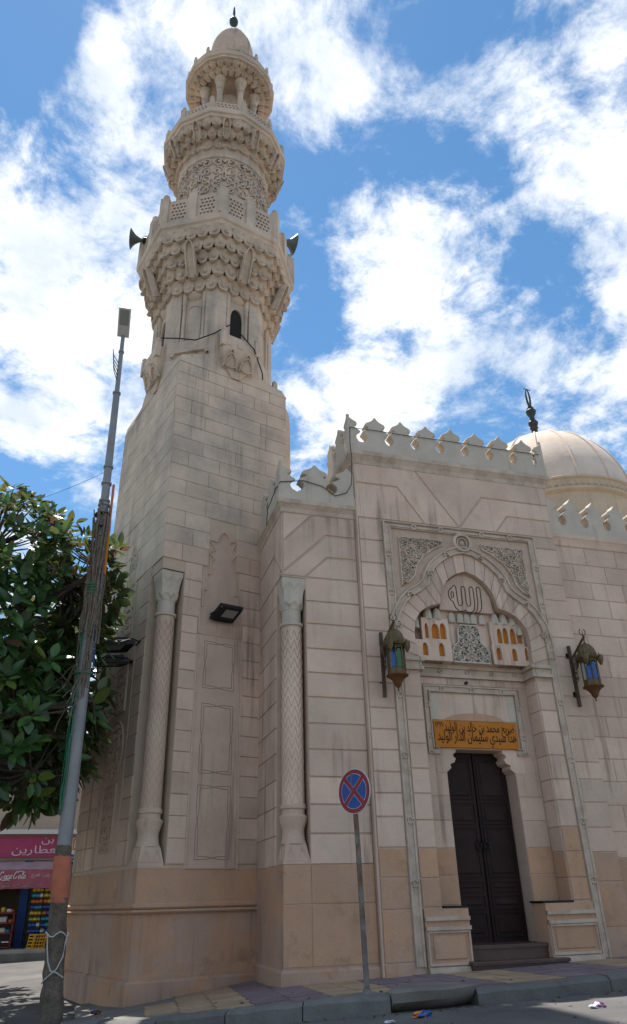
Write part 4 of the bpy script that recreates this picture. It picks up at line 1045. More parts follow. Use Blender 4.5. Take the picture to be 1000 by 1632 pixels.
# carved screen
SCR = [(5.80, 5.02), (5.80, 5.22), (5.86, 5.32), (5.94, 5.37), (5.95, 5.60), (6.0, 5.70), (6.32, 5.70), (6.37, 5.60), (6.38, 5.37), (6.46, 5.32), (6.52, 5.22), (6.52, 5.02)]
carved_panel(XZ(11.17), SCR, 31, mo, .12, .03, GREY, 'carved_screen', .03, True)
mb = MB(); mb.prism(XZ(11.20), [(5.62, 5.0), (6.70, 5.0), (6.70, 5.96), (5.62, 5.96)], -.15, 0); mb.build('screen_ground', STONE, mo)
for x in (5.86, 6.03, 6.16, 6.29, 6.46):
    mb = MB(); mb.prism(XZ(11.14), [(x+dx, z) for dx, z in arch_pts(.06, 5.74, 5.84, 5.93, 4)], -.06, 0, .01); mb.build('stalactite_niche', GREY, mo)
def niche_block(x0, x1, y, z0, z1, arches, mat_side=STONE):
    fr = XZ(y)
    loops = [[(x0, z0), (x1, z0), (x1, z1), (x0, z1)]]+[[(cx+dx, z) for dx, z in arch_pts(hw, za, zs, zt, 4)] for cx, hw, za, zs, zt in arches]
    o = shape(loops, -.05, 0, fr, 'stalactite_niche', mat_side, mo)
    mb = MB(); mb.box(fr, x0+.01, x1-.01, z0+.01, z1-.01, -.075, -.055); mb.build('ochre_panel', ORANGE, o)
    return o
niche_block(5.05, 5.76, 11.09, 5.0, 5.36, [(5.26, .05, 5.08, 5.2, 5.31), (5.57, .055, 5.08, 5.2, 5.32)])
niche_block(5.24, 5.76, 11.12, 5.36, 5.78, [(5.33, .035, 5.40, 5.56, 5.68), (5.50, .075, 5.40, 5.55, 5.68), (5.645, .06, 5.40, 5.58, 5.70)])
niche_block(6.56, 7.28, 11.09, 5.0, 5.36, [(6.68, .05, 5.08, 5.2, 5.31), (6.99, .05, 5.08, 5.2, 5.31), (7.235, .035, 5.10, 5.22, 5.34)])
niche_block(6.58, 7.25, 11.12, 5.36, 5.80, [(6.76, .05, 5.40, 5.55, 5.68), (6.88, .055, 5.40, 5.58, 5.70), (7.03, .06, 5.40, 5.55, 5.70), (7.16, .055, 5.42, 5.56, 5.68)])
for xs_, y in (((5.14, 5.40, 5.58), 11.10), ((6.72, 6.90, 7.08, 7.2), 11.10)):
    for x in xs_:
        z = 5.78 if x not in (5.14, 7.2) else 5.6
        mb = MB(); mb.loft([[XZ(y).p(x+.085*math.cos(t*pi/4)*k_, zz, -.08+.09*math.sin(t*pi/4)*k_) for t in range(8)] for zz, k_ in ((z-.02, 1.), (z+.08, .95), (z+.17, .7), (z+.22, .2))]); mb.build('stalactite_niche', GREY, mo, True)
# cornices
def cornice(x0, x1, y, zb, zt, ret_l=None, ret_r=None, mat=GREY2, name='cornice', proud=.10):
    prof = [(zb, .0), (zb+.02, .025), (zb+(zt-zb)*.35, .035), (zb+(zt-zb)*.62, proud*.8), (zb+(zt-zb)*.70, proud), (zt, proud), (zt, -.25)]
    mb = MB(); P = []
    for z, d in prof:
        path = []
        if ret_l is not None: path.append((x0-d, ret_l))
        path += [(x0-(d if ret_l is not None else 0), y-d), (x1+(d if ret_r is not None else 0), y-d)]
        if ret_r is not None: path.append((x1+d, ret_r))
        P.append([Vector((a, b, z)) for a, b in path])
    k = len(P[0]); flat = [p for r in P for p in r]
    mb.add(flat, [(i*k+j, i*k+j+1, (i+1)*k+j+1, (i+1)*k+j) for i in range(len(P)-1) for j in range(k-1)])
    return mb.build(name, mat, mo)
cornice(X3, X4, 11.0, 8.72, 9.0, 12.4, 12.4, GREY2)
cornice(XB, X3+.02, 11.09, 7.55, 7.80, 13.2, None, GREY2)
cornice(X4+.01, 24, 11.1, 7.50, 7.76, None, None, STONE, proud=.07)
# parapets with merlons
def merlon_poly(p, h, left=True, right=True):
    """outline of one merlon of pitch p; the gaps between neighbours form heart-shaped holes"""
    R = [(.5, 0), (.5, .25), (.41, .28), (.335, .37), (.345, .45), (.43, .51), (.495, .545), (.47, .58), (.38, .62), (.29, .655), (.255, .685), (.29, .70), (.36, .715), (.385, .765), (.345, .815), (.25, .845), (.17, .875), (.10, .915), (.05, .96), (0, 1.0)]
    L = [(-a, b) for a, b in R[-2::-1]]
    if not left: L = [(0, 0)]
    if not right: R = [(0, 0), (0, 1.0)]
    return [(a*p, b*h) for a, b in R+L]
def merlons(fr, a_list, p, z, h, thick, mat, halves=(), amax=1e9):
    for i, a in enumerate(a_list):
        hv = halves[i] if i < len(halves) else ''
        poly = [(min(a+x, amax), z+y) for x, y in merlon_poly(p*random.uniform(.98, .995), h*random.uniform(.97, 1.015), hv != 'r', hv != 'l')]
        poly = [q for k_, q in enumerate(poly) if k_ == 0 or (Vector(q)-Vector(poly[k_-1])).length > 1e-4]
        mb = MB(); mb.prism(fr, poly, -(.06 if hv else thick), 0, .012); mb.build('merlon', mat, mo)
px = (8.15-4.03)/7.45
FPM = XZ(10.93)
merlons(FPM, [3.99]+[4.575+.547*i for i in range(7)]+[X4+.09], .55, 9.0, .86, .20, GREY, ['r']+['']*7+['l'])
mb = MB(); mb.box(FPM, 3.985, X4+.095, 8.98, 9.21, -.21, .004); mb.build('parapet', GREY, mo)
FSL = Fr((3.985, 0, 0), (0, 1, 0), (0, 0, 1), (-1, 0, 0)); FSR = Fr((X4+.10, 0, 0), (0, 1, 0), (0, 0, 1), (1, 0, 0))
for fr in (FSL, FSR):
    mb = MB(); mb.box(fr, 10.955, 12.4, 8.985, 9.205, -.196, .005); mb.build('parapet', GREY, mo)
    merlons(fr, [10.945, 11.51, 12.06], .55, 9.0, .86, .20, GREY, ['r'])
pb = .635; FBM = XZ(11.0)
merlons(FBM, [2.645, 3.325, 3.965], pb, 7.80, .80, .20, GREY, ['r'], X3-.004)
mb = MB(); mb.box(FBM, 2.635, X3-.002, 7.78, 7.97, -.21, .004); mb.build('parapet', GREY, mo)
FBS = Fr((2.632, 0, 0), (0, 1, 0), (0, 0, 1), (-1, 0, 0))
mb = MB(); mb.box(FBS, 11.02, 12.9, 7.785, 7.965, -.196, .005); mb.build('parapet', GREY, mo)
merlons(FBS, [11.005, 11.66, 12.3], pb, 7.80, .80, .2, GREY, ['r'])
pw_ = .528; FWM = XZ(11.04)
merlons(FWM, [8.81+pw_*(i-1) for i in range(12)], pw_, 7.74, .86, .2, GREY)
mb = MB(); mb.box(FWM, X4+.0, 24, 7.74, 7.95, -.21, .004); mb.build('parapet', GREY, mo)
# right wing ashlar
ZW = [1.30, 1.9, 2.289, 2.694, 3.072, 3.44, 3.809, 4.165, 4.524, 4.882, 5.299, 5.675, 6.036, 6.401, 6.763, 7.128, 7.50]
for i, (z0, z1) in enumerate(zip(ZW, ZW[1:])):
    a = X4+.004; k = 0
    while a < 10.6:
        e = a+(.72 if (i % 2 or k) else .36)*random.uniform(.93, 1.07)
        if a > 9.2+.0*z0 and z0 < 2.0: break
        mb = MB(); mb.stone(FW, a+.006, e-.006, z0+.007, z1-.007, -.005, .011, .006); mb.build('stone_block', STONE if z0 > 1.85 else TAN, mo); a = e; k += 1
mb = MB(); mb.box(FW, X4+.01, 14, -.1, 1.29, -.02, .012); mb.build('render_coat', TAN, mo)
mb = MB(); mb.box(FW, 8.80, 9.6, 1.30, 1.62, -.01, .06); o = mb.build('window_sill', GREY2, mo)
mb = MB(); mb.box(FW, 8.86, 9.6, 1.66, 1.9, -.0, .014); mb.build('recess_dark_plate', DARK, o)  # plate laid on the wall, shade of a recess put into its colour
# dome
DC = Vector((10.87, 14.43, 0)); DR = 2.15; DZ = 10.18
mb = MB(); mb.lathe(DC, [(DR-.05, 7.0), (DR-.05, DZ-.42), (DR-.02, DZ-.4), (DR+.03, DZ-.36), (DR+.03, DZ-.30), (DR-.0, DZ-.28), (DR-.0, DZ-.08), (DR+.04, DZ-.06), (DR+.04, DZ-.01), (DR+.0, DZ+.02)], 72)
drum = mb.build('drum', DRUMM, mo, True)
mb = MB()
for k in range(88):
    a = 2*pi*k/88; da = 2*pi/88
    q = lambda ang, z, r: DC+Vector((r*math.cos(ang), r*math.sin(ang), z))
    mb.add([q(a, DZ-.26, DR), q(a+da*.9, DZ-.26, DR), q(a+da*.45, DZ-.10, DR), q(a+da*.45, DZ-.24, DR+.05)], [(0, 1, 3), (1, 2, 3), (2, 0, 3)])
stuff(mb.build('sawtooth_band', DRUMM, drum))
DP = []
for k in range(25):
    t = k/24; DP.append((DR*.985*math.cos(t*pi/2)**.92 if k < 24 else .01, DZ+2.36*math.sin(t*pi/2)**1.22))
mb = MB(); mb.lathe(DC, DP, 72); dome = mb.build('dome', DOMEM, mo, True)
for k in range(16):
    a = 2*pi*k/16+.12
    fr = [DC+Vector(((r+.012)*math.cos(a), (r+.012)*math.sin(a), z)) for r, z in DP]
    mb = MB(); mb.tube(fr, .03, 6); mb.build('dome_rib', DOMEM, dome, True)
c0 = DC+Vector((0, 0, DZ+2.30))
mb = MB(); mb.lathe(c0, [(.10, -.08), (.20, .0), (.235, .08), (.22, .17), (.13, .30), (.09, .40), (.085, .50), (.12, .54), (.09, .58), (.13, .66), (.14, .72), (.10, .78), (.07, .86), (.075, .94), (.13, 1.04), (.145, 1.12), (.10, 1.17), (.10, 1.22), (.06, 1.25), (.06, 1.3), (.02, 1.32), (.02, 1.36)], 20); fin = mb.build('finial', LEAD, dome, True)
mb = MB(); mb.tube([c0+Vector((.055*math.sin(t), 0, 1.62-.30*math.cos(t)*(1 if math.cos(t) > 0 else .95))) for t in [(-2.85+5.7*k/20) for k in range(21)]], [.012+.022*math.cos((k-10)/10*1.45) for k in range(21)], 6); mb.tube([c0+Vector((-.09, 0, 1.93)), c0+Vector((.12, 0, 1.90))], .014, 5); mb.build('crescent', LEAD, fin, True)
# ------------------------------------------------------------------ lanterns on the portal
GLASSC = {}
def glassmat(name, col):
    m = material(name, col, .25, .5); return m
G_B, G_G, G_D, G_W = glassmat('blue_glass', (.01, .07, .25)), glassmat('green_glass', (.012, .11, .035)), glassmat('amber_glass', (.05, .025, .012)), glassmat('milky_glass', (.32, .34, .33))
BRASS = material('tarnished_brass', (.12, .085, .04), .5, .5, metal=.55, var=.25, var_scale=9, fine=.2, dirt=.4, dirt_col=(.05, .03, .02))
RUST = material('rusty_brown_metal', (.13, .055, .02), .65, .4, metal=.3, var=.25, var_scale=8, fine=.2)
BRKT = material('brown_bracket_metal', (.075, .05, .035), .6, .4, metal=.3, var=.25, var_scale=8, dirt=.3)
LX, LY_ = 4.49, 10.6
la = thing('wall_lantern', 'brass mosque lantern left of the door, with one blue and one green pane', 'lantern', (4.39, 11.0, 4.3), 'lanterns beside the portal')
mb = MB(); px_, py_ = 4.385, 10.93
mb.box(XZ(py_+.025), px_-.024, px_+.024, 4.28, 5.37, 0, .05); br = mb.build('bracket_post', BRKT, la)
for z in (4.50, 5.20):
    mb = MB(); mb.box(XZ(11.0), px_-.05, px_+.05, z-.05, z+.05, -.01, .012); mb.tube([(px_, 11.0, z), (px_, 10.93, z)], .016, 6); mb.build('wall_mount', BRKT, br)
mb = MB(); a0, a1 = Vector((px_, py_, 5.10)), Vector((LX, LY_-.03, 5.45))
mb.tube([a0, a1], .027, 4); mb.build('bracket_arm', BRKT, la)
mb = MB(); dirh = Vector((LX-px_, LY_-py_, 0)); Lh = dirh.length; dirh.normalize(); fr = Fr((px_, py_, 0), dirh, (0, 0, 1), dirh.cross(Vector((0, 0, 1))))
for (ca, cb, r_, tw) in ((.06, 5.06, .045, 1), (.13, 5.15, .045, -1), (.06, 4.95, .04, -1), (.05, 4.85, .035, 1), (.19, 5.24, .04, 1), (.10, 5.02, .03, 1), (.05, 4.77, .03, -1)):
    mb.tube([fr.p(ca+r_*(1-.75*t/12)*math.cos(tw*t*.8), cb+r_*(1-.75*t/12)*math.sin(tw*t*.8)) for t in range(13)], .007, 4)
mb.tube([fr.p(.03, 4.68), fr.p(.085, 4.74), fr.p(.08, 4.88), fr.p(.12, 5.04), fr.p(.22, 5.22), fr.p(.27, 5.38)], .008, 4)
mb.build('scrollwork', BRKT, la)
c0 = Vector((LX, LY_, 0))
mb = MB(); prof = [(.02, 5.34), (.035, 5.31), (.06, 5.305), (.10, 5.27), (.135, 5.21), (.15, 5.14), (.15, 5.09), (.16, 5.07)]
P = []
for r_, z in prof[::-1]: P.append([c0+Vector((r_*(1+.06*(k % 2))*math.cos(2*pi*k/28), r_*(1+.06*(k % 2))*math.sin(2*pi*k/28), z)) for k in range(28)])
mb.loft(P); mb.tube([(LX, LY_, 5.33), (LX, LY_-.02, 5.44)], .012, 6); mb.build('dome_cap', BRASS, la)
mb = MB(); mb.lathe(c0, [(.15, 5.07), (.205, 5.07), (.215, 5.055), (.20, 5.03), (.165, 5.02), (.15, 5.0)], 8, pi/8); eave = mb.build('lantern_eave', BRASS, la)
for k in range(8):
    a = pi/4*k; q = Vector((math.cos(a), math.sin(a), 0))
    mb = MB()
    for d in (-.045, -.015, .015, .045): mb.tube([c0+q*.195+Vector((-q.y*d, q.x*d, 5.06)), c0+q*.20+Vector((-q.y*d, q.x*d, 5.11))], .007, 4)
    mb.build('eave_cresting', BRASS, eave)
for k in (1, 3, 5, 7):
    a = pi/4*k; q = Vector((math.cos(a), math.sin(a), 0)); cc = c0+q*.205
    mb = MB(); mb.lathe(cc, [(.012, 4.90), (.035, 4.94), (.055, 4.99), (.06, 5.06), (.045, 5.08)], 6); mb.build('eave_pendant', BRASS, eave)
mb = MB(); mb.lathe(c0, [(.138, 4.985), (.142, 5.02)], 8, pi/8); mb.lathe(c0, [(.138, 4.54), (.138, 4.66)], 8, pi/8); mb.build('lantern_body', BRASS, la)
for k in range(8):
    a = pi/8+pi/4*k
    mb = MB(); mb.tube([c0+Vector((.140*math.cos(a), .140*math.sin(a), z)) for z in (4.56, 5.02)], .011, 5); mb.build('lantern_rib', BRASS, la)
panes = [G_D, G_W, G_D, G_B, G_D, G_B, G_G, G_D]      # by direction round the lantern
for k in range(8):
    a = pi/4*k; q = Vector((math.cos(a), math.sin(a), 0)); fr = Fr(c0+q*.126, Vector((-q.y, q.x, 0)), (0, 0, 1), q)
    mb = MB(); mb.prism(fr, arch_pts(.036, 4.665, 4.88, 4.97, 4), -.004, .004); pn = mb.build('glass_pane', None, la); pn.data.materials.append(G_D)
    pn.material_slots[0].link = 'OBJECT'; pn.material_slots[0].material = panes[k]; pn['side'] = k
mb = MB(); mb.lathe(c0, [(.012, 4.30), (.014, 4.35), (.035, 4.37), (.055, 4.40), (.07, 4.44), (.10, 4.485), (.15, 4.525), (.18, 4.54), (.18, 4.555), (.14, 4.565)], 16); mb.build('lantern_base', RUST, la, True)
mb = MB(); mb.tube([c0+Vector((.062*math.sin(t), -.0, 5.535-.062*math.cos(t))) for t in [(-2.6+5.2*k/16) for k in range(17)]], .009, 5); mb.tube([c0+Vector((0, 0, 5.43)), c0+Vector((0, 0, 5.56))], .007, 4); mb.build('crescent', BRKT, la)
l2 = dup(la, (4.39+3.63, 11.0, 4.3), 'brass mosque lantern right of the portal frame, with blue and milky panes', 'lanterns beside the portal')
for ch in l2.children:
    if 'side' in ch.keys(): ch.material_slots[0].link = 'OBJECT'; ch.material_slots[0].material = [G_D, G_W, G_D, G_B, G_W, G_B, G_W, G_W][ch['side']] if ch['side'] != 5 else G_B
    if 'side' in ch.keys() and ch['side'] == 6: ch.material_slots[0].material = G_B
for ch in list(la.children)+list(l2.children):
    if 'side' in ch.keys(): del ch['side']
# ------------------------------------------------------------------ floodlights
FBLK = material('black_cast_metal', (.018, .018, .02), .5, .4, metal=.3, var=.3, dirt=.4, dirt_col=(.06, .055, .05))
LENS = material('dusty_lamp_glass', (.22, .23, .22), .35, .5, var=.1)
def floodlight(p_in, p_out, wdir, wid, label, wallpt):
    """p_in / p_out: middle of the lower (wall side) and upper (street side) edge of the glass"""
    p_in, p_out, wdir = Vector(p_in), Vector(p_out), Vector(wdir).normalized()
    hgt = (p_out-p_in); H = hgt.length; hgt.normalize(); n = wdir.cross(hgt).normalized()
    if n.z > 0: n = -n
    t = thing('floodlight', label, 'floodlight', tuple(wallpt), 'floodlights on the minaret')
    fr = Fr((p_in+p_out)/2, wdir, hgt, n); w2, h2 = wid/2, H/2
    mb = MB(); mb.stone(fr, -w2, w2, -h2, h2, -.07, .0, .012); mb.stone(Fr(fr.o, fr.a, fr.b, -fr.n), -w2*.8, w2*.8, -h2*.7, h2*.7, .06, .12, .03); b = mb.build('housing', FBLK, t)
    for k in range(7):
        mb = MB(); q = -w2*.7+w2*1.4*k/6; mb.box(Fr(fr.o, fr.a, fr.b, -fr.n), q-.006, q+.006, -h2*.65, h2*.65, .11, .15); mb.build('cooling_fin', FBLK, b)
    mb = MB(); mb.ribbon(fr.p, [(-w2+.015, -h2+.015), (w2-.015, -h2+.015), (w2-.015, h2-.015), (-w2+.015, h2-.015)], .03, -.002, .012, True); mb.build('bezel', FBLK, t)
    mb = MB(); mb.box(fr, -w2*.35, w2-.06, -h2*.35, h2-.07, -.002, .004); mb.build('glass', LENS, t)
    for x, y in ((-w2+.02, h2-.02), (w2-.02, h2-.02), (-w2+.02, -h2+.02), (w2-.02, -h2+.02)):
        mb = MB(); mb.ball(fr.p(x, y, .012), .012, 6, 4); mb.build('screw', LENS, t)
    mb = MB()
    for s_ in (-1, 1): mb.tube([fr.p(s_*(w2+.012), 0, -.03), fr.p(s_*(w2+.012), -h2*.7, -.09), Vector(wallpt)+wdir*s_*.06], .012, 5)
    mb.tube([Vector(wallpt)-wdir*.1, Vector(wallpt)+wdir*.1], .02, 6); mb.build('mounting_bracket', FBLK, t)
    return t
floodlight(wl(1.17, -.08, 5.94), wl(1.23, -.41, 6.12), Vector((cs, sn, 0)), .45, 'black floodlight bolted to the front of the minaret, between the two tall columns', wl(1.17, -.02, 6.02))
floodlight(wl(-.16, .82, 5.50), wl(-.66, .95, 5.44), Vector((sn, -cs, .0))*1.+Vector((0, 0, .1)), .44, 'upper black floodlight of the pair on the left side of the minaret', wl(-.02, .85, 5.62))
floodlight(wl(-.12, 1.15, 5.28), wl(-.60, 1.25, 5.24), Vector((sn, -cs, .0))+Vector((0, 0, -.1)), .44, 'lower black floodlight of the pair on the left side of the minaret', wl(-.02, 1.2, 5.36))
# ------------------------------------------------------------------ loudspeakers on the minaret balcony
HORN = material('grey_green_horn_metal', (.12, .135, .125), .5, .4, metal=.2, var=.2, dirt=.3)
def horn(p0, d, label, hs_=1.):
    p0, d = Vector(p0), Vector(d).normalized(); t = thing('loudspeaker', label, 'loudspeaker', tuple(p0), 'loudspeakers on the minaret balcony')
    mb = MB(); prof = [(0., .05), (.06, .07), (.16, .10), (.28, .17), (.38, .27), (.44, .36), (.455, .375), (.44, .35), (.28, .15), (.1, .06)]
    x = d.cross(Vector((0, 0, 1))).normalized(); y = d.cross(x)
    mb.loft([[p0+d*a+x*r*math.cos(2*pi*k/20)+y*r*math.sin(2*pi*k/20) for k in range(20)] for a, r in [(a*hs_, r*hs_) for a, r in prof]]); h = mb.build('horn', HORN, t, True, True)
    mb = MB(); mb.loft([[p0+d*a+x*r*math.cos(2*pi*k/12)+y*r*math.sin(2*pi*k/12) for k in range(12)] for a, r in ((-.16, .06), (-.15, .09), (.0, .09), (.02, .05))]); mb.build('driver', FBLK, t, True, True)
    mb = MB(); mb.tube([p0+d*.02, p0-d*.12+Vector((0, 0, -.12)), p0-d*.3+Vector((0, 0, -.16))], .02, 6); mb.build('bracket', FBLK, t)
e = ring(0, 0, 0)
horn(e+LAT*1.72-DV*.2+Vector((0, 0, 17.35)), LAT*1.+DV*.25+Vector((0, 0, .0)), 'grey horn loudspeaker pointing right from the lower minaret balcony', .8)
horn(e-LAT*1.95-DV*.2+Vector((0, 0, 16.78)), -LAT*1.-DV*.0+Vector((0, 0, .05)), 'grey horn loudspeaker pointing left from the lower minaret balcony', .72)
# ------------------------------------------------------------------ cables
def cable(pts, r, label, parent_thing=None, sag=0., name='cable', mat=CABLE):
    P = []
    for a, b in zip(pts, pts[1:]):
        a, b = Vector(a), Vector(b)
        for k in range(6): t = k/6; P.append(a+(b-a)*t-Vector((0, 0, sag*4*t*(1-t)*(b-a).length)))
    P.append(Vector(pts[-1])); mb = MB(); mb.tube(P, r, 5); return tag(mb.build(name, mat, None, True), label, 'cable')
cable([wl(-.30, .46, 12.45), wl(.02, .18, 12.37), wl(.36, .10, 12.42), wl(.72, -.06, 12.66), wl(1.02, -.27, 12.90), wl(1.22, -.28, 12.78), wl(1.62, -.30, 12.42), wl(1.95, -.10, 12.0), wl(2.0, -.02, 11.9)], .015, 'black cable looped over the balconet post round the upper minaret')
cable([(4.02, 10.88, 9.50), (4.0, 10.86, 9.1), (4.02, 10.86, 8.75), (4.0, 10.9, 8.2), (3.92, 10.97, 8.05), (3.7, 10.975, 7.96), (3.45, 10.975, 8.13), (3.1, 10.975, 8.2), (2.66, 10.98, 8.12), (2.60, 11.1, 8.02), (2.52, 11.4, 7.75), (2.58, 11.75, 7.6)], .008, 'thin black cable sagging along the low parapet of the left wing')
cable([(4.02, 10.90, 9.50), (4.6, 10.905, 9.51), (5.3, 10.905, 9.50), (6.2, 10.905, 9.515), (7.1, 10.905, 9.50), (8.2, 10.905, 9.51)], .007, 'thin black cable strung across the necks of the portal merlons')
# ------------------------------------------------------------------ no-stopping sign
GALV = material('grey_galvanised_steel', (.16, .155, .145), .6, .4, metal=.35, var=.25, var_scale=6, tint2=(.13, .06, .03), tint2_amt=.9, tint2_scale=7., dirt=.35, dirt_col=(.06, .035, .02))
SRED = material('sign_red', (.22, .012, .02), .45, .4, var=.06); SBLU = material('sign_blue', (.008, .06, .26), .45, .4, var=.06); SWHT = material('sign_white_edge', (.5, .5, .5), .5, .4)
sg = thing('no_stopping_sign', 'round blue no-stopping sign with a red border and red cross on a rusty pole', 'road sign', (3.11, 8.85, hh(3.11, 8.85)))
zb = hh(3.11, 8.85)
mb = MB(); mb.tube([(3.11, 8.87, zb), (3.085, 8.875, 2.0), (3.06, 8.88, 2.78)], .032, 10); mb.build('pole', GALV, sg, True)
mb = MB(); mb.lathe((3.11, 8.87, zb), [(.17, .0), (.16, .02), (.08, .03), (.045, .05), (.04, .07)], 9); mb.build('base_plate', KERB, sg)
nrm = Vector((-.875, -.485, .02)).normalized(); tx_ = Vector((.485, -.875, 0)).normalized(); ty_ = nrm.cross(tx_); ty_ = ty_ if ty_.z > 0 else -ty_
fs = Fr(Vector((3.055, 8.84, 2.568)), tx_, ty_, nrm)
def circ(r, k=48): return [(r*math.cos(2*pi*i/k), r*math.sin(2*pi*i/k)) for i in range(k)]
mb = MB(); mb.prism(fs, circ(.258), -.012, .0); mb.build('sign_back', SWHT, sg)
mb = MB(); mb.prism(fs, circ(.250), .0, .003); disc = mb.build('sign_face', SRED, sg)
mb = MB(); w_ = .026
for q in range(4):
    a0 = pi/4+pi/2*q; R_ = .198
    # one blue quarter with straight edges along the red cross
    pts = []
    c_ = Vector((math.cos(a0+pi/4), math.sin(a0+pi/4)))*w_*1.45
    th0 = math.asin(w_/R_)
    arc = [(R_*math.cos(a0+th0+(pi/2-2*th0)*k/14), R_*math.sin(a0+th0+(pi/2-2*th0)*k/14)) for k in range(15)]
    poly = [tuple(c_)]+arc
    m1 = MB(); m1.prism(fs, [(x*1.02, y*1.02) for x, y in poly], .003, .0045); m1.build('white_edge', SWHT, disc)
    cxy = Vector((sum(p[0] for p in poly)/len(poly), sum(p[1] for p in poly)/len(poly)))
    m1 = MB(); m1.prism(fs, [(cxy.x+(x-cxy.x)*.955, cxy.y+(y-cxy.y)*.955) for x, y in poly], .0045, .006); m1.build('blue_quarter', SBLU, disc)
mb = MB(); mb.box(fs, -.05, .05, -.02, .02, -.05, -.012); mb.build('clamp', GALV, sg)
# ------------------------------------------------------------------ street lamp at the left
LSTEEL = material('lamp_post_grey', (.22, .225, .23), .55, .4, metal=.25, var=.12, var_scale=4, dirt=.3, dirt_col=(.1, .085, .07))
WRAP = material('grey_brown_sacking', (.13, .105, .085), .95, .1, var=.35, var_scale=9, fine=.3, fine_scale=45, bump=1., bump_scale=30, dirt=.5, dirt_col=(.05, .04, .03))
ORW = material('salmon_paint', (.43, .14, .085), .85, .2, var=.15, var_scale=6, bump=.5, bump_scale=25, dirt=.3, dirt_col=(.3, .17, .12))
def pole_x(z): return -.19-.105*max(0, min(z-.13, 2))/2-.010*max(0, z-2)-.0015*max(0, z-6)**1.6
lp = thing('street_lamp', 'tall grey street lamp post with wrapped base, cable bundle and a flat lamp head', 'street lamp', (-.19, 11.46, hh(-.19, 11.46)))
PY = 11.46
def PP(z, r, seg=14, wob=0., R=random.Random(2)): return [Vector((pole_x(z)+r*(1+R.uniform(-wob, wob))*math.cos(2*pi*k/seg), PY+r*(1+R.uniform(-wob, wob))*math.sin(2*pi*k/seg), z)) for k in range(seg)]
zg = hh(-.19, PY)
mb = MB(); mb.loft([PP(zg-.1, .10), PP(2.0, .10), PP(4.5, .095), PP(6.9, .085), PP(7.55, .082)]); mb.build('pole', LSTEEL, lp, True)
mb = MB(); mb.loft([PP(7.5, .070), PP(8.9, .065), PP(9.92, .060)]); mb.build('pole', LSTEEL, lp, True)
mb = MB(); mb.loft([PP(9.9, .045), PP(10.9, .040), PP(11.3, .038)]); mb.build('pole', LSTEEL, lp, True)
for z, r in ((7.5, .095), (7.58, .088), (7.93, .085), (8.27, .08), (9.9, .07), (6.9, .1), (10.9, .05)):
    mb = MB(); mb.loft([PP(z-.02, r), PP(z-.02, r*1.06), PP(z+.02, r*1.06), PP(z+.02, r*.9)]); mb.build('clamp_band', LSTEEL, lp, True)
mb = MB(); mb.loft([PP(zg-.05, .135, 16, .05)]+[PP(zg+.1+k*.11, .140-.0025*k, 16, .10) for k in range(12)]+[PP(1.52, .125, 16, .06)]); mb.build('sacking_wrap', WRAP, lp, True)
mb = MB(); mb.loft([PP(1.46, .112, 16, .03), PP(1.48, .122, 16, .05), PP(1.75, .120, 16, .02), PP(2.02, .117, 16, .02), PP(2.03, .10, 16, 0)]); mb.build('painted_collar', ORW, lp, True)
mb = MB(); mb.loft([PP(2.02, .108, 16, .08), PP(2.10, .112, 16, .08), PP(2.16, .104, 16, .06)]); mb.build('sacking_wrap', WRAP, lp)
STRING = material('pale_string', (.45, .44, .42), .9, .1)
mb = MB(); mb.tube([Vector((pole_x(z)+.146*math.sin(t), PY-.145*math.cos(t), z)) for t, z in [(-1.6+k*.32, 1.10+.03*math.sin(k*1.3)) for k in range(11)]], .009, 5)
mb.tube([Vector((pole_x(z)+.146*math.sin(t), PY-.148*math.cos(t), z)) for t, z in [(1.2, 1.12), (.9, 1.0), (.7, .85), (.2, .72), (-.3, .66), (-.9, .60), (-1.3, .56)]], .009, 5)
mb.tube([Vector((pole_x(z)+.146*math.sin(t), PY-.148*math.cos(t), z)) for t, z in [(-.9, 1.1), (-.8, .95), (-.6, .8), (-.3, .70), (.2, .68), (.9, .62)]], .009, 5)
mb.build('string', STRING, lp)
# cable bundle tied along the pole
RC = random.Random(8)
VINE = material('old_cable_bundle', (.15, .12, .09), .9, .2, var=.4, var_scale=20)
GRNW = material('green_twine', (.03, .16, .09), .7, .3)
BLUW = material('blue_wire', (.03, .07, .2), .6, .3)
def bundle(z0, z1, n, spread, mat, name, r=.008, side=-pi/2):
    for i in range(n):
        ang = side+RC.uniform(-1.5, 1.5); P = []; z = z0+RC.uniform(-.1, .25); ph = RC.uniform(0, 6)
        while z < z1+RC.uniform(-.2, .2):
            rr = .10+.02*math.sin(ph+z*2)+RC.uniform(0, spread); a = ang+.25*math.sin(z*1.7+ph)
            P.append(Vector((pole_x(z)+rr*math.cos(a), PY+rr*math.sin(a), z))); z += .22
        if len(P) > 2:
            mb = MB(); mb.tube(P, r*RC.uniform(.7, 1.3), 4); mb.build(name, mat, lp)
bundle(5.1, 7.4, 26, .05, VINE, 'pole_cable', .014)
bundle(4.2, 5.3, 12, .06, VINE, 'pole_cable', .011, -pi*.8)
bundle(2.6, 5.6, 6, .03, GRNW, 'pole_cable', .008, -pi*.9)
bundle(4.6, 6.6, 5, .03, BLUW, 'pole_cable', .009, -.4)
for z in (4.55, 5.85, 5.9, 5.95, 6.0, 7.05, 7.3):
    mb = MB(); mb.loft([PP(z-.012, .125, 12, .06), PP(z-.012, .14, 12, .06), PP(z+.012, .14, 12, .06), PP(z+.012, .125, 12, .06)]); mb.build('tie', GRNW if 5.8 < z < 6.1 or z < 4.6 else CABLE, lp)
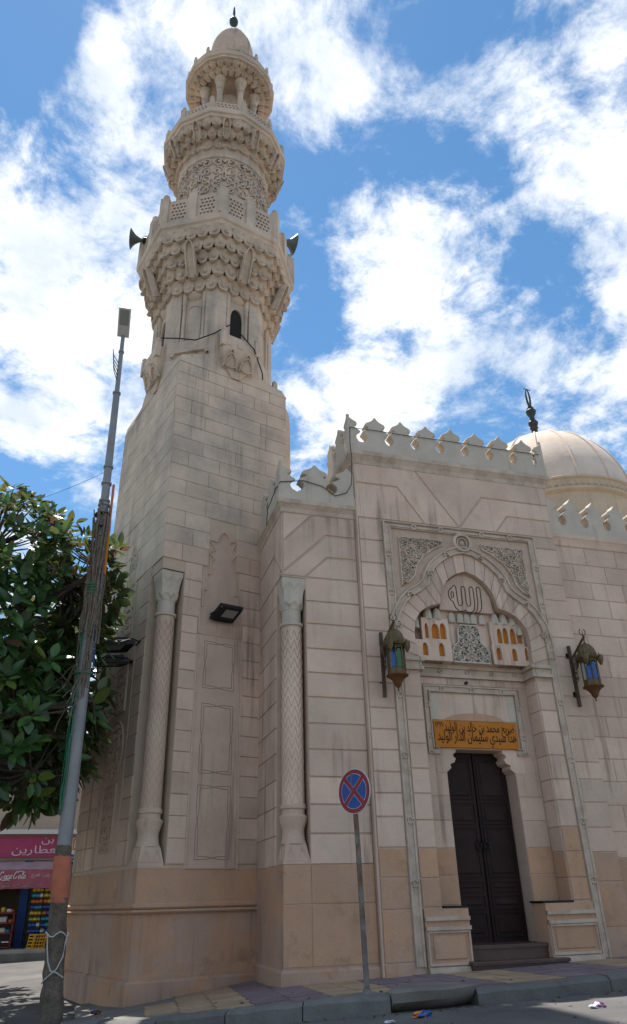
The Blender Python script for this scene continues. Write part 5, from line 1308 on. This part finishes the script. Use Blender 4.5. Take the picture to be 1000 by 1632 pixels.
for i in range(9):
    z = RC.uniform(4.0, 4.9); mb = MB(); a = RC.uniform(pi*.8, pi*1.6); p0 = Vector((pole_x(z)+.1*math.cos(a), PY+.1*math.sin(a), z)); P = [p0]
    for k in range(5): P.append(P[-1]+Vector((math.cos(a)*.05+RC.uniform(-.03, .03), math.sin(a)*.04, -.09+RC.uniform(-.06, .06))))
    mb.tube(P, .007, 4); mb.build('loose_wire', VINE, lp)
# red and ochre painted stick tied behind the pole
mb = MB(); mb.tube([(pole_x(7.5)+.12, PY-.05, 7.9), (pole_x(7.1)+.125, PY-.05, 7.0)], .022, 8); st = mb.build('stick', ORW, lp, True)
mb = MB(); mb.tube([(pole_x(7.1)+.125, PY-.05, 7.0), (pole_x(6)+.13, PY-.05, 6.2)], .024, 8); mb.build('stick_end', ORANGE, st, True)
# lamp head
zt = 11.3; xt = pole_x(zt)
ax_ = Vector((-.02, -.62, .42)).normalized(); sx_ = Vector((1, 0, .02)).normalized(); nx_ = ax_.cross(sx_).normalized(); nx_ = nx_ if nx_.z < 0 else -nx_
fh = Fr(Vector((xt, PY, zt)), sx_, ax_, nx_)
mb = MB(); mb.stone(fh, -.115, .115, -.02, .56, -.05, .0, .01); hd = mb.build('lamp_head', material('pale_lamp_housing', (.5, .49, .47), .6, .3, dirt=.2), lp)
mb = MB(); mb.box(fh, -.085, .085, .22, .52, .0, .006); mb.build('lamp_glass', LENS, hd)
mb = MB(); mb.box(fh, -.085, .085, .02, .2, .0, .004); mb.build('gear_cover', STRING, hd)
for k in range(5):
    z = 10.2+.1*k; mb = MB(); mb.tube([(pole_x(z)-.03, PY-.03, z), (pole_x(z)-.09-.012*k, PY-.05, z+.16), (pole_x(z)-.12-.01*k, PY-.05, z+.3)], .010, 4); mb.build('broken_strap', CABLE, lp)
cable([(pole_x(8.2), PY, 8.2), (-1.6, 12.5, 8.0), (-6, 16, 8.4)], .0035, 'thin wire running off left from the lamp post above the tree', sag=.02)
# ------------------------------------------------------------------ rubber fig tree
def leaf_mat(name, col, back, rough=.28):
    m = bpy.data.materials.new(name); m.use_nodes = True; t = m.node_tree; b = t.nodes['Principled BSDF']
    g = t.nodes.new('ShaderNodeNewGeometry'); oi = t.nodes.new('ShaderNodeObjectInfo')
    n_ = maprange(t, noise(t, g.outputs['Position'], 1.7, 3), .3, .7, .75, 1.3)
    c = mixc(t, g.outputs['Backfacing'], col, back)
    h = t.nodes.new('ShaderNodeHueSaturation'); t.links.new(c, h.inputs['Color']); t.links.new(n_, h.inputs['Value']); t.links.new(h.outputs[0], b.inputs['Base Color'])
    b.inputs['Roughness'].default_value = rough; b.inputs['Specular IOR Level'].default_value = .5
    tr = t.nodes.new('ShaderNodeBsdfTranslucent'); t.links.new(h.outputs[0], tr.inputs[0]); ms = t.nodes.new('ShaderNodeMixShader'); ms.inputs[0].default_value = .3
    t.links.new(b.outputs[0], ms.inputs[1]); t.links.new(tr.outputs[0], ms.inputs[2]); t.links.new(ms.outputs[0], t.nodes['Material Output'].inputs[0])
    return m
LEAFS = [leaf_mat('green_leaf', (.07, .155, .036), (.13, .155, .05)), leaf_mat('dark_leaf', (.036, .09, .027), (.07, .10, .04)), leaf_mat('yellow_green_leaf', (.13, .18, .03), (.15, .15, .05)), leaf_mat('brown_red_leaf', (.11, .055, .03), (.15, .08, .05), .4)]
BARK = material('grey_bark', (.075, .06, .048), .95, .2, var=.3, var_scale=8, bump=.8, bump_scale=30)
def leaf_geo(L, Wd, bend, fold):
    V = []; n = 6
    for i in range(n+1):
        t = i/n; wd = Wd*.5*(math.sin(pi*t**.85)**.8 if 0 < t < 1 else 0); y = L*t; z = -bend*L*t*t
        V.append([(0, y, z-fold*wd), (-wd, y, z+.0), (wd, y, z+.0)])
    P = []; F = []
    for i, (m_, l, r) in enumerate(V): P += [m_, l, r]
    for i in range(n):
        a, b = i*3, (i+1)*3
        if i == 0: F += [(a, b, b+1), (a, b+2, b)]
        elif i == n-1: F += [(a, b, a+1), (a, a+2, b)]
        else: F += [(a, b, b+1, a+1), (a, a+2, b+2, b)]
    return P, F
LG = [leaf_geo(.30, .15, .18, .3), leaf_geo(.26, .14, .3, .22), leaf_geo(.33, .155, .08, .35)]
LME = {}
for gi, (P, F) in enumerate(LG):
    for mi_, m in enumerate(LEAFS):
        mb = MB(); mb.add(P, F); me = mb.mesh('leaf', m, True); LME[gi, mi_] = me
tree = thing('rubber_fig_tree', 'dark green rubber fig tree with large glossy leaves behind the lamp post', 'tree', (-3.4, 12.6, hh(-3.4, 12.6)))
RT = random.Random(21)
ELL = [((-2.1, 12.3, 5.9), (1.9, 1.6, 2.05), 260), ((-2.0, 11.6, 6.6), (1.2, .9, .95), 70), ((-.75, 12.1, 6.2), (.8, 1.2, 1.3), 120), ((-1.25, 12.3, 3.95), (1.28, 1.4, 1.45), 150), ((-3.4, 12.6, 4.8), (1.6, 1.9, 2.6), 90), ((-.5, 12.5, 4.9), (.55, .9, 1.5), 45), ((-.9, 12.0, 3.2), (.9, .9, .65), 45), ((-2.6, 12.1, 3.0), (1.2, 1.1, .7), 40), ((-.25, 11.75, 6.45), (.42, .6, .8), 45), ((-.15, 11.6, 4.2), (.3, .5, .9), 22), ((-2.3, 14.6, 5.0), (2.0, 1.7, 2.2), 150), ((-.95, 14.4, 5.0), (.9, 1.6, 2.0), 90), ((-3.5, 16.2, 4.6), (2.0, 1.8, 2.2), 120), ((-1.5, 16.8, 4.9), (1.6, 1.9, 1.6), 150)]
leaves = []; tips = []
for (c, r, n) in ELL:
    for i in range(n):
        while True:
            v = Vector((RT.gauss(0, 1), RT.gauss(0, 1), RT.gauss(0, 1)))
            if v.length > .1: break
        v.normalize(); k = RT.uniform(.55, 1.0)**.6
        p = Vector(c)+Vector((v.x*r[0], v.y*r[1], v.z*r[2]))*k
        if p.x > .14-.05*max(0, p.y-12) or p.y < 10.35 or p.z < 2.72: continue
        if abs(p.x-pole_x(p.z)) < .52 and p.y < 12.0: continue
        lx = cs*(p.x-AX)+sn*(p.y-AY)
        if lx > -.16: continue
        tips.append((p, v))
for p, v in tips:
    nl = RT.randint(7, 11); top = p.z > 6.2
    ax = (v+Vector((0, -.25, .55))).normalized()
    x = ax.cross(Vector((.3, .2, .9))).normalized(); y = ax.cross(x)
    for j in range(nl):
        a = j*2.4+RT.uniform(-.3, .3); spread = RT.uniform(.5, 1.25)
        d = (ax*math.cos(spread)+(x*math.cos(a)+y*math.sin(a))*math.sin(spread)-Vector((0, 0, RT.uniform(.0, .45 if not top else .15)))).normalized()
        upv = (ax+Vector((RT.uniform(-.3, .3), RT.uniform(-.3, .3), .4))).normalized()
        rgt = d.cross(upv)
        if rgt.length < .1: continue
        rgt.normalize(); nz = rgt.cross(d)
        s_ = RT.uniform(.5, 1.15)*(.8 if top else 1.)
        mi_ = RT.choices([0, 1, 2, 3], [5, 4, 1.3, .8] if top else [4, 6, .8, .35])[0]
        pos = p+d*.06+Vector((RT.uniform(-.05, .05),)*3)
        M_ = Matrix(((rgt.x*s_, d.x*s_, nz.x*s_, pos.x), (rgt.y*s_, d.y*s_, nz.y*s_, pos.y), (rgt.z*s_, d.z*s_, nz.z*s_, pos.z), (0, 0, 0, 1)))
        leaves.append((pos+d*.15*s_, M_, RT.randint(0, 2), mi_))
# reddish new leaf hanging at the left edge
cells = {}
for i, (c, M_, g_, m_) in enumerate(leaves):
    q = project(c)
    if q is None or not (0 <= q[0] <= 215 and 730 < q[1] < 1400): continue
    key = (int(q[0]/9), int(q[1]/14))
    if key not in cells or q[2] < cells[key][0]: cells[key] = (q[2], i)
front = sorted(cells.values())[:298]; fset = set(i for _, i in front)
for i in fset:
    c, M_, g_, m_ = leaves[i]
    o = bpy.data.objects.new('leaf', LME[g_, m_]); COL.objects.link(o); attach(o, tree); o.matrix_basis = M_
for mi_, m in enumerate(LEAFS):
    mb = MB()
    for i, (c, M_, g_, mm) in enumerate(leaves):
        if i in fset or mm != mi_: continue
        P, F = LG[g_]; mb.add([M_ @ Vector(p) for p in P], F)
    stuff(mb.build('foliage', m, tree, True))
mb = MB()
tb = Vector((-3.4, 12.6, hh(-3.4, 12.6)-.1))
mb.tube([tb, tb+Vector((.05, 0, .8)), tb+Vector((.1, -.05, 1.8)), tb+Vector((.3, -.1, 2.8)), tb+Vector((.6, -.1, 4.2)), tb+Vector((.9, -.2, 5.6))], [.30, .24, .21, .18, .12, .06], 10); trunk = mb.build('trunk', BARK, tree, True)
hubs = [tb+Vector((.1, -.05, 1.9)), tb+Vector((.3, -.1, 2.8)), tb+Vector((.5, -.1, 3.6)), tb+Vector((.75, -.15, 4.7))]
limbs = []
for k, (c, r, n) in enumerate(ELL):
    h = min(hubs, key=lambda q: (q-Vector(c)).length+max(0, q.z-c[2])*2); cc = Vector(c)
    mb = MB(); mb.tube([h, h.lerp(cc, .4)+Vector((0, 0, .15)), h.lerp(cc, .75)+Vector((0, .1, .1)), cc], [.10, .08, .06, .04], 7); mb.build('limb', BARK, tree, True); limbs.append(cc)
mb = MB()
for i, (p, v) in enumerate(tips):
    if i % 2: continue
    cc = min(limbs, key=lambda q: (q-p).length); m_ = cc.lerp(p, .5)+Vector((0, 0, -.06)); mb.tube([cc, m_, p], [.025, .016, .008], 4, False)
stuff(mb.build('twigs', BARK, tree))
# ------------------------------------------------------------------ street and shop beyond, at the left
far = thing('corner_shop', 'beige corner building with a pink shop sign, a pink awning and a blue roller shutter', 'shop', (-2, 24.4, .45))
BEIGE = material('beige_house_wall', (.42, .34, .27), .9, .2, var=.12, var_scale=1, streak=.4, bump=.3, dirt=.35, dirt_col=(.2, .13, .10))
PINK = material('pink_sign_board', (.36, .055, .13), .6, .3, var=.1, var_scale=2.)
AWN = material('faded_pink_awning', (.33, .10, .14), .8, .2, var=.15, var_scale=3.)
AWNT = material('greyish_awning_top', (.36, .25, .27), .8, .2, var=.15, var_scale=3.)
WHT = material('white_lettering', (.62, .60, .60), .7, .2)
PALEL = material('faded_lettering', (.42, .28, .27), .7, .2)
SHUT = material('blue_shutter', (.10, .26, .34), .5, .4, metal=.2)
BLUE = material('blue_paint', (.012, .05, .22), .6, .3)
PAVF = material('far_pavement', (.33, .31, .28), .9, .2, var=.15)
RED = material('dark_red_paint', (.16, .02, .025), .6, .3)
FY = XZ(24.0)
mb = MB(); mb.loft([[(-30, 22.9, z_) if False else (a, b, z_) for a, b in ((-30, 22.9), (12, 22.9), (12, 40), (-30, 40))] for z_ in (-.3, .47)]); structure(mb.build('far_pavement', PAVF))
mb = MB(); mb.box(XZ(22.9), -30, 12, -.3, .40, -.02, .14); structure(mb.build('far_kerb', KERB))
fw2 = XZ(24.3)
mb = MB(); mb.box(fw2, -14, -2.6, .4, 6.0, -6, 0); mb.box(fw2, .5, 6, .4, 6.0, -6, 0); mb.box(fw2, -2.6, .5, 2.62, 6.0, -6, 0); mb.box(XZ(27), -2.6, .5, .4, 2.7, -.2, 0); mb.box(fw2, -2.75, -2.6, .4, 2.7, -2.7, -.01); mb.box(fw2, -.52, -.40, .4, 2.62, -2.7, .0); mb.build('wall', BEIGE, far)
mb = MB(); mb.box(XZ(24.42), -14.2, 6.2, 3.30, 3.42, 0, .35); mb.build('ledge', WHT, far)
for x in (-11, -8.5, -6, -3.6, -1.6, 1.5, 3.5):
    mb = MB(); mb.box(fw2, x-.45, x+.45, 4.0, 5.4, 0, .05); wn = mb.build('window', BEIGE, far)
    mb = MB(); mb.box(fw2, x-.36, x+.36, 4.1, 5.3, .05, .06); mb.build('pane', DARK, wn)
mb = MB(); mb.box(fw2, -2.5, -.52, 2.70, 3.24, .02, .10); sb = mb.build('sign_board', PINK, far)
FSB = fw2.off(.10)
text_mesh(arabic('العطارين'), FSB, -2.02, -.62, 2.74, 3.0, .002, .01, 'lettering', WHT, sb); text_mesh(arabic('بن'), FSB, -1.25, -.92, 3.02, 3.2, .002, .01, 'lettering', WHT, sb)
mb = MB(); mb.box(fw2, -.40, 1.2, 2.58, 3.20, .02, .09); s2 = mb.build('sign_board', WHT, far)
mb = MB(); mb.box(fw2, -.39, 1.19, 2.60, 2.76, .09, .10); mb.build('sign_band', BLUE, s2)
mb = MB(); mb.ribbon(fw2.off(.092).p, [(-.2, 3.17), (-.36, 3.16), (-.36, 2.90), (0, 2.88)], .05, 0, .01); mb.build('sign_stripe', ORANGE, s2)
mb = MB(); mb.box(fw2, -.28, .3, 2.93, 2.99, .09, .105); mb.build('sign_stripe', RED, s2)
text_mesh(arabic('بقالة'), fw2.off(.10), -.36, -.05, 2.62, 2.74, .002, .006, 'lettering', WHT, s2)
# awning
def awn(fr, prof, x0, x1, mat, name, parent):
    mb = MB(); nx = 26
    P = [[fr.p(x0+(x1-x0)*i/nx, z+.008*math.sin(i*1.9)*(k > 0), n) for i in range(nx+1)] for k, (z, n) in enumerate(prof)]
    flat = [p for r in P for p in r]; w_ = nx+1
    mb.add(flat, [(j*w_+i, j*w_+i+1, (j+1)*w_+i+1, (j+1)*w_+i) for j in range(len(prof)-1) for i in range(nx)]); return mb.build(name, mat, parent, True)
aw = awn(fw2, [(2.60, .05), (2.42, .55), (2.36, .70)], -3.0, -.46, AWNT, 'awning', far)
av = awn(fw2, [(2.36, .70), (2.12, .712), (2.09, .714), (1.89, .72)], -3.0, -.46, AWN, 'awning_valance', aw)
FAV = fw2.off(.735)
CO = {  # loose script letters as strokes
 'C': [[(.95, .80), (.90, .98), (.62, 1.0), (.30, .72), (.16, .34), (.34, .04), (.66, .08), (.96, .34)]],
 'o': [[(.5, .5), (.22, .4), (.16, .12), (.40, .0), (.62, .14), (.62, .40), (.46, .5)]],
 'c': [[(.62, .42), (.42, .52), (.18, .3), (.22, .04), (.46, .0), (.72, .2)]],
 'a': [[(.6, .44), (.36, .5), (.14, .26), (.22, .0), (.44, .08), (.62, .42), (.56, .06), (.8, .06)]],
 'l': [[(.1, .1), (.5, .7), (.52, 1.), (.34, .9), (.26, .2), (.38, .0), (.66, .2)]]}
def script_word(fr, x0, x1, z0, z1, mat, parent, wdt):
    mb = MB(); word = 'CocaCola'; adv = {'C': 1.15, 'o': .62, 'c': .62, 'a': .78, 'l': .52}
    tot_ = sum(adv[c] for c in word)+.12; sx = (x1-x0)/tot_; x = x0; sz = (z1-z0)
    for i, ch in enumerate(word):
        for st in CO[ch]: mb.ribbon(fr.p, [(x+(a+.22*b)*sx, z0+b*sz) for a, b in st], wdt, 0, .008)
        x += adv[ch]*sx
        if i == 3: mb.ribbon(fr.p, [(x-.02*sx, z0+.5*sz), (x+.1*sx, z0+.52*sz)], wdt, 0, .008); x += .12*sx
    mb.ribbon(fr.p, [(x0+.1*sx, z0+.1*sz), (x0+1.2*sx, z0-.16*sz), (x0+2.4*sx, z0-.1*sz), (x0+2.7*sx, z0-.22*sz)], wdt*.9, 0, .008)
    mb.ribbon(fr.p, [(x0+4.2*sx, z0+.98*sz), (x0+5.2*sx, z0+1.08*sz), (x0+6.1*sx, z0+.86*sz)], wdt*.8, 0, .008)
    return mb.build('lettering', mat, parent)
script_word(FAV, -2.22, -1.50, 2.13, 2.31, WHT, av, .026)
text_mesh(arabic('إشرب')+' ..', FAV, -1.08, -.84, 2.15, 2.25, .002, .006, 'lettering', WHT, av); text_mesh(arabic('تفرح'), FAV, -1.36, -1.14, 2.15, 2.25, .002, .006, 'lettering', WHT, av)
script_word(FAV, -2.12, -1.88, 1.94, 2.03, PALEL, av, .012); text_mesh(arabic('تفرح'), FAV, -1.80, -1.62, 1.94, 2.03, .002, .006, 'lettering', PALEL, av)
script_word(FAV, -1.56, -1.32, 1.94, 2.03, PALEL, av, .012); text_mesh(arabic('إشرب'), FAV, -1.24, -1.05, 1.94, 2.03, .002, .006, 'lettering', PALEL, av)
# roller shutter
for k in range(36):
    z = .5+k*.056; mb = MB(); mb.box(fw2, -.38, 1.1, z, z+.046, -.02, .02); mb.build('shutter_slat', SHUT, far)
mb = MB(); mb.box(fw2, -1.62, -1.40, .45, 2.6, -.3, .12); mb.build('blue_pillar', BLUE, far)
mb = MB(); mb.box(fw2, -1.22, -1.02, 1.5, 2.6, -.2, .02); mb.build('red_panel', RED, far)
# goods outside the shop
GC = [material('packet_'+n_, c, .5, .4) for n_, c in (('yellow', (.55, .36, .03)), ('blue', (.02, .08, .35)), ('orange', (.5, .13, .02)), ('teal', (.02, .25, .35)), ('white', (.55, .55, .52)), ('lime', (.25, .35, .04)))]
rk = thing('snack_rack', 'tall wire rack stacked with bright snack packets in front of the shop', 'display rack', (-1.05, 23.75, .47))
mb = MB()
for x in (-1.30, -.98, -.66):
    for y in (23.65, 23.95): mb.tube([(x, y, .47), (x, y, 1.95)], .012, 4)
mb.build('rack_frame', IRON, rk)
RG = random.Random(4)
for r_ in range(8):
    z = .82+.14*r_
    mb = MB(); mb.box(XZ(23.95), -1.32, -.64, z-.012, z, 0, .32); mb.build('shelf', IRON, rk)
    for c in range(6):
        x = -1.28+c*.108; m = GC[([1, 1, 1, 4, 1, 1], [1, 1, 4, 1, 3, 1], [5, 0, 5, 3, 3, 2], [0, 0, 0, 2, 1, 2], [1, 3, 3, 1, 1, 4], [2, 2, 2, 2, 0, 0], [3, 3, 4, 0, 5, 0], [0, 0, 0, 0, 0, 4])[r_][c]]
        mb = MB(); h_ = RG.uniform(.10, .125); mb.loft([[XZ(23.72).p(x+a, z+b, n) for a, n in ((.0, -.06), (.095, -.06), (.095, n_), (.0, n_))] for b, n_ in ((.0, .01), (.03, .05), (h_*.7, .045), (h_, .0))]); mb.build('snack_packet', m, rk)
cr = thing('plastic_crate', 'yellow slatted plastic crate standing on its side under the snack rack', 'crate', (-1.05, 23.4, .47))
YC = material('yellow_crate_plastic', (.55, .27, .02), .5, .4)
fc = Fr((-1.08, 23.35, .47), Vector((.97, .1, .0)).normalized(), Vector((.12, 0, 1)).normalized(), (0, -1, 0))
loops = [[(0, 0), (.30, 0), (.30, .34), (0, .34)]]+[[(.03+i*.066, .03+j*.075), (.08+i*.066, .03+j*.075), (.08+i*.066, .085+j*.075), (.03+i*.066, .085+j*.075)] for i in range(4) for j in range(4)]
shape(loops, 0, .015, fc, 'slatted_base', YC, cr)
fc2 = Fr(fc.o, Vector((-.55, .8, 0)).normalized(), fc.b, Vector((-.8, -.55, 0)))
shape([[(0, 0), (.26, 0), (.26, .34), (0, .34)]]+[[(.03, .04+j*.075), (.23, .04+j*.075), (.23, .08+j*.075), (.03, .08+j*.075)] for j in range(4)], 0, .015, fc2, 'slatted_side', YC, cr)
shape([[(0, 0), (.26, 0), (.26, .34), (0, .34)]]+[[(.03, .04+j*.075), (.23, .04+j*.075), (.23, .08+j*.075), (.03, .08+j*.075)] for j in range(4)], 0, .015, Fr(fc.p(.285, 0), fc2.a, fc.b, fc2.n), 'slatted_side', YC, cr)
c2 = thing('wire_crate', 'brown wire crate beside the yellow crate', 'crate', (-.75, 23.5, .47))
WOODB = material('brown_wood', (.16, .09, .05), .8, .2, var=.2)
mb = MB()
for a in (-.9, -.78, -.66, -.56): mb.tube([(a, 23.45, .47), (a, 23.45, .80)], .012, 4)
for z in (.48, .58, .69, .79): mb.tube([(-.92, 23.45, z), (-.54, 23.45, z)], .010, 4)
for a in (-.92, -.54):
    for z in (.48, .79): mb.tube([(a, 23.45, z), (a, 23.8, z)], .010, 4)
mb.build('wire_mesh', WOODB, c2)
cb = thing('display_cabinet', 'dark red glass display cabinet with shelves at the shop door', 'cabinet', (-2.2, 23.9, .47))
mb = MB()
for z in (.5, .82, 1.06, 1.30): mb.box(XZ(24.1), -3.0, -1.66, z, z+.03, 0, .5); 
for x in (-3.0, -2.35, -1.68): mb.box(XZ(24.1), x, x+.035, .47, 1.33, .47, .5)
mb.build('cabinet_frame', RED, cb)
mb = MB(); mb.box(XZ(24.1), -3.0, -1.66, .5, .82, .40, .46); mb.build('kick_panel', DARK, cb)
for i, (x, z, m, w_, h_) in enumerate([(-2.15, .85, 4, .3, .12), (-1.85, .85, 3, .12, .08), (-2.2, 1.09, 4, .36, .14), (-1.8, 1.09, 2, .1, .07), (-2.2, 1.33, 2, .12, .09), (-2.02, 1.33, 0, .1, .12), (-1.88, 1.33, 4, .12, .08), (-1.76, 1.33, 2, .07, .06), (-2.4, 1.33, 5, .1, .1)]):
    mb = MB(); mb.stone(XZ(23.75), x, x+w_, z, z+h_, -.15, 0, .02); mb.build('packet', GC[m], cb)
mb = MB(); mb.ribbon(XZ(23.63).p, ellipse(-1.98, .66, .05, .05, 10), .03, 0, .01, True); mb.ribbon(XZ(23.63).p, [(-1.88, .64), (-1.7, .64)], .03, 0, .01); mb.build('cabinet_mark', WHT, cb)
# ------------------------------------------------------------------ litter
def wrapper(x, y, r, mats, label, name='wrapper', flat=.45, seed=1):
    R = random.Random(seed); z = road_z(x, y) if y < 8.4 else hh(x, y)
    t = thing(name, label, 'litter', (x, y, z))
    for i, m in enumerate(mats):
        bm = bmesh.new(); bmesh.ops.create_icosphere(bm, subdivisions=2, radius=1); ox, oy = R.uniform(-.6, .6)*r*(i > 0), R.uniform(-.3, .3)*r*(i > 0)
        for v in bm.verts:
            k = R.uniform(.55, 1.15); v.co = Vector((v.co.x*r*k*1.2, v.co.y*r*k*.8, max(v.co.z*r*k*flat, -.2*r)))
            v.co += Vector((x+ox, y+oy, z+.2*r+.003))
        me = bpy.data.meshes.new('crumpled_foil'); bm.to_mesh(me); bm.free(); me.materials.append(m); put('crumpled_foil', me, t)
    return t
FOILB = material('blue_foil', (.02, .10, .35), .25, .5, metal=.5); FOILO = material('orange_foil', (.6, .22, .03), .3, .5, metal=.3); FOILP = material('purple_foil', (.16, .04, .14), .25, .5, metal=.5); FOILW = material('white_film', (.6, .6, .64), .3, .5)
wrapper(3.36, 7.96, .085, [FOILB, FOILB, FOILO], 'crumpled blue and orange wrapper on the road by the broken kerb slab', seed=3)
wrapper(2.95, 7.80, .045, [FOILW], 'small white scrap of wrapper on the road near the sign pole', seed=5, flat=.3)
wrapper(4.92, 7.32, .075, [FOILP, FOILW], 'crumpled purple and white wrapper lying in the sunlit road', seed=7)
wrapper(.36, 11.9, .07, [FOILB, RUST], 'small brown and blue scrap of rubbish by the foot of the minaret', 'rubbish_scrap', .5, 9)

# grit, dead leaves and scraps gathered in the gutter and on the pavement
RGt = random.Random(17); GRIT = material('grit', (.16, .14, .12), .95, .1, var=.4, var_scale=12); DEADL = material('dead_leaf_bits', (.10, .06, .03), .9, .1, var=.4, var_scale=9)
for nm, m, n, s0, s1 in (('grit', GRIT, 900, .004, .014), ('leaf_litter', DEADL, 130, .012, .035)):
    mb = MB()
    for i in range(n):
        x = RGt.uniform(.4, 9.5)
        y = edge_y(x)-.30-abs(RGt.gauss(0, .12)) if RGt.random() < .55 else (RGt.uniform(6.2, 8.3) if RGt.random() < .5 else RGt.uniform(8.9, 10.8))
        z = (road_z(x, y) if y < edge_y(x)-.28 else hh(x, y)+.012); s = RGt.uniform(s0, s1); a = RGt.uniform(0, 6.28)
        P = [(x+s*math.cos(a+q*2.1)*RGt.uniform(.7, 1.3), y+s*math.sin(a+q*2.1)*RGt.uniform(.7, 1.3), z+.001) for q in range(3)]+[(x, y, z+s*RGt.uniform(.25, .8))]
        mb.add(P, [(0, 1, 3), (1, 2, 3), (2, 0, 3), (0, 2, 1)])
    stuff(mb.build(nm, m))
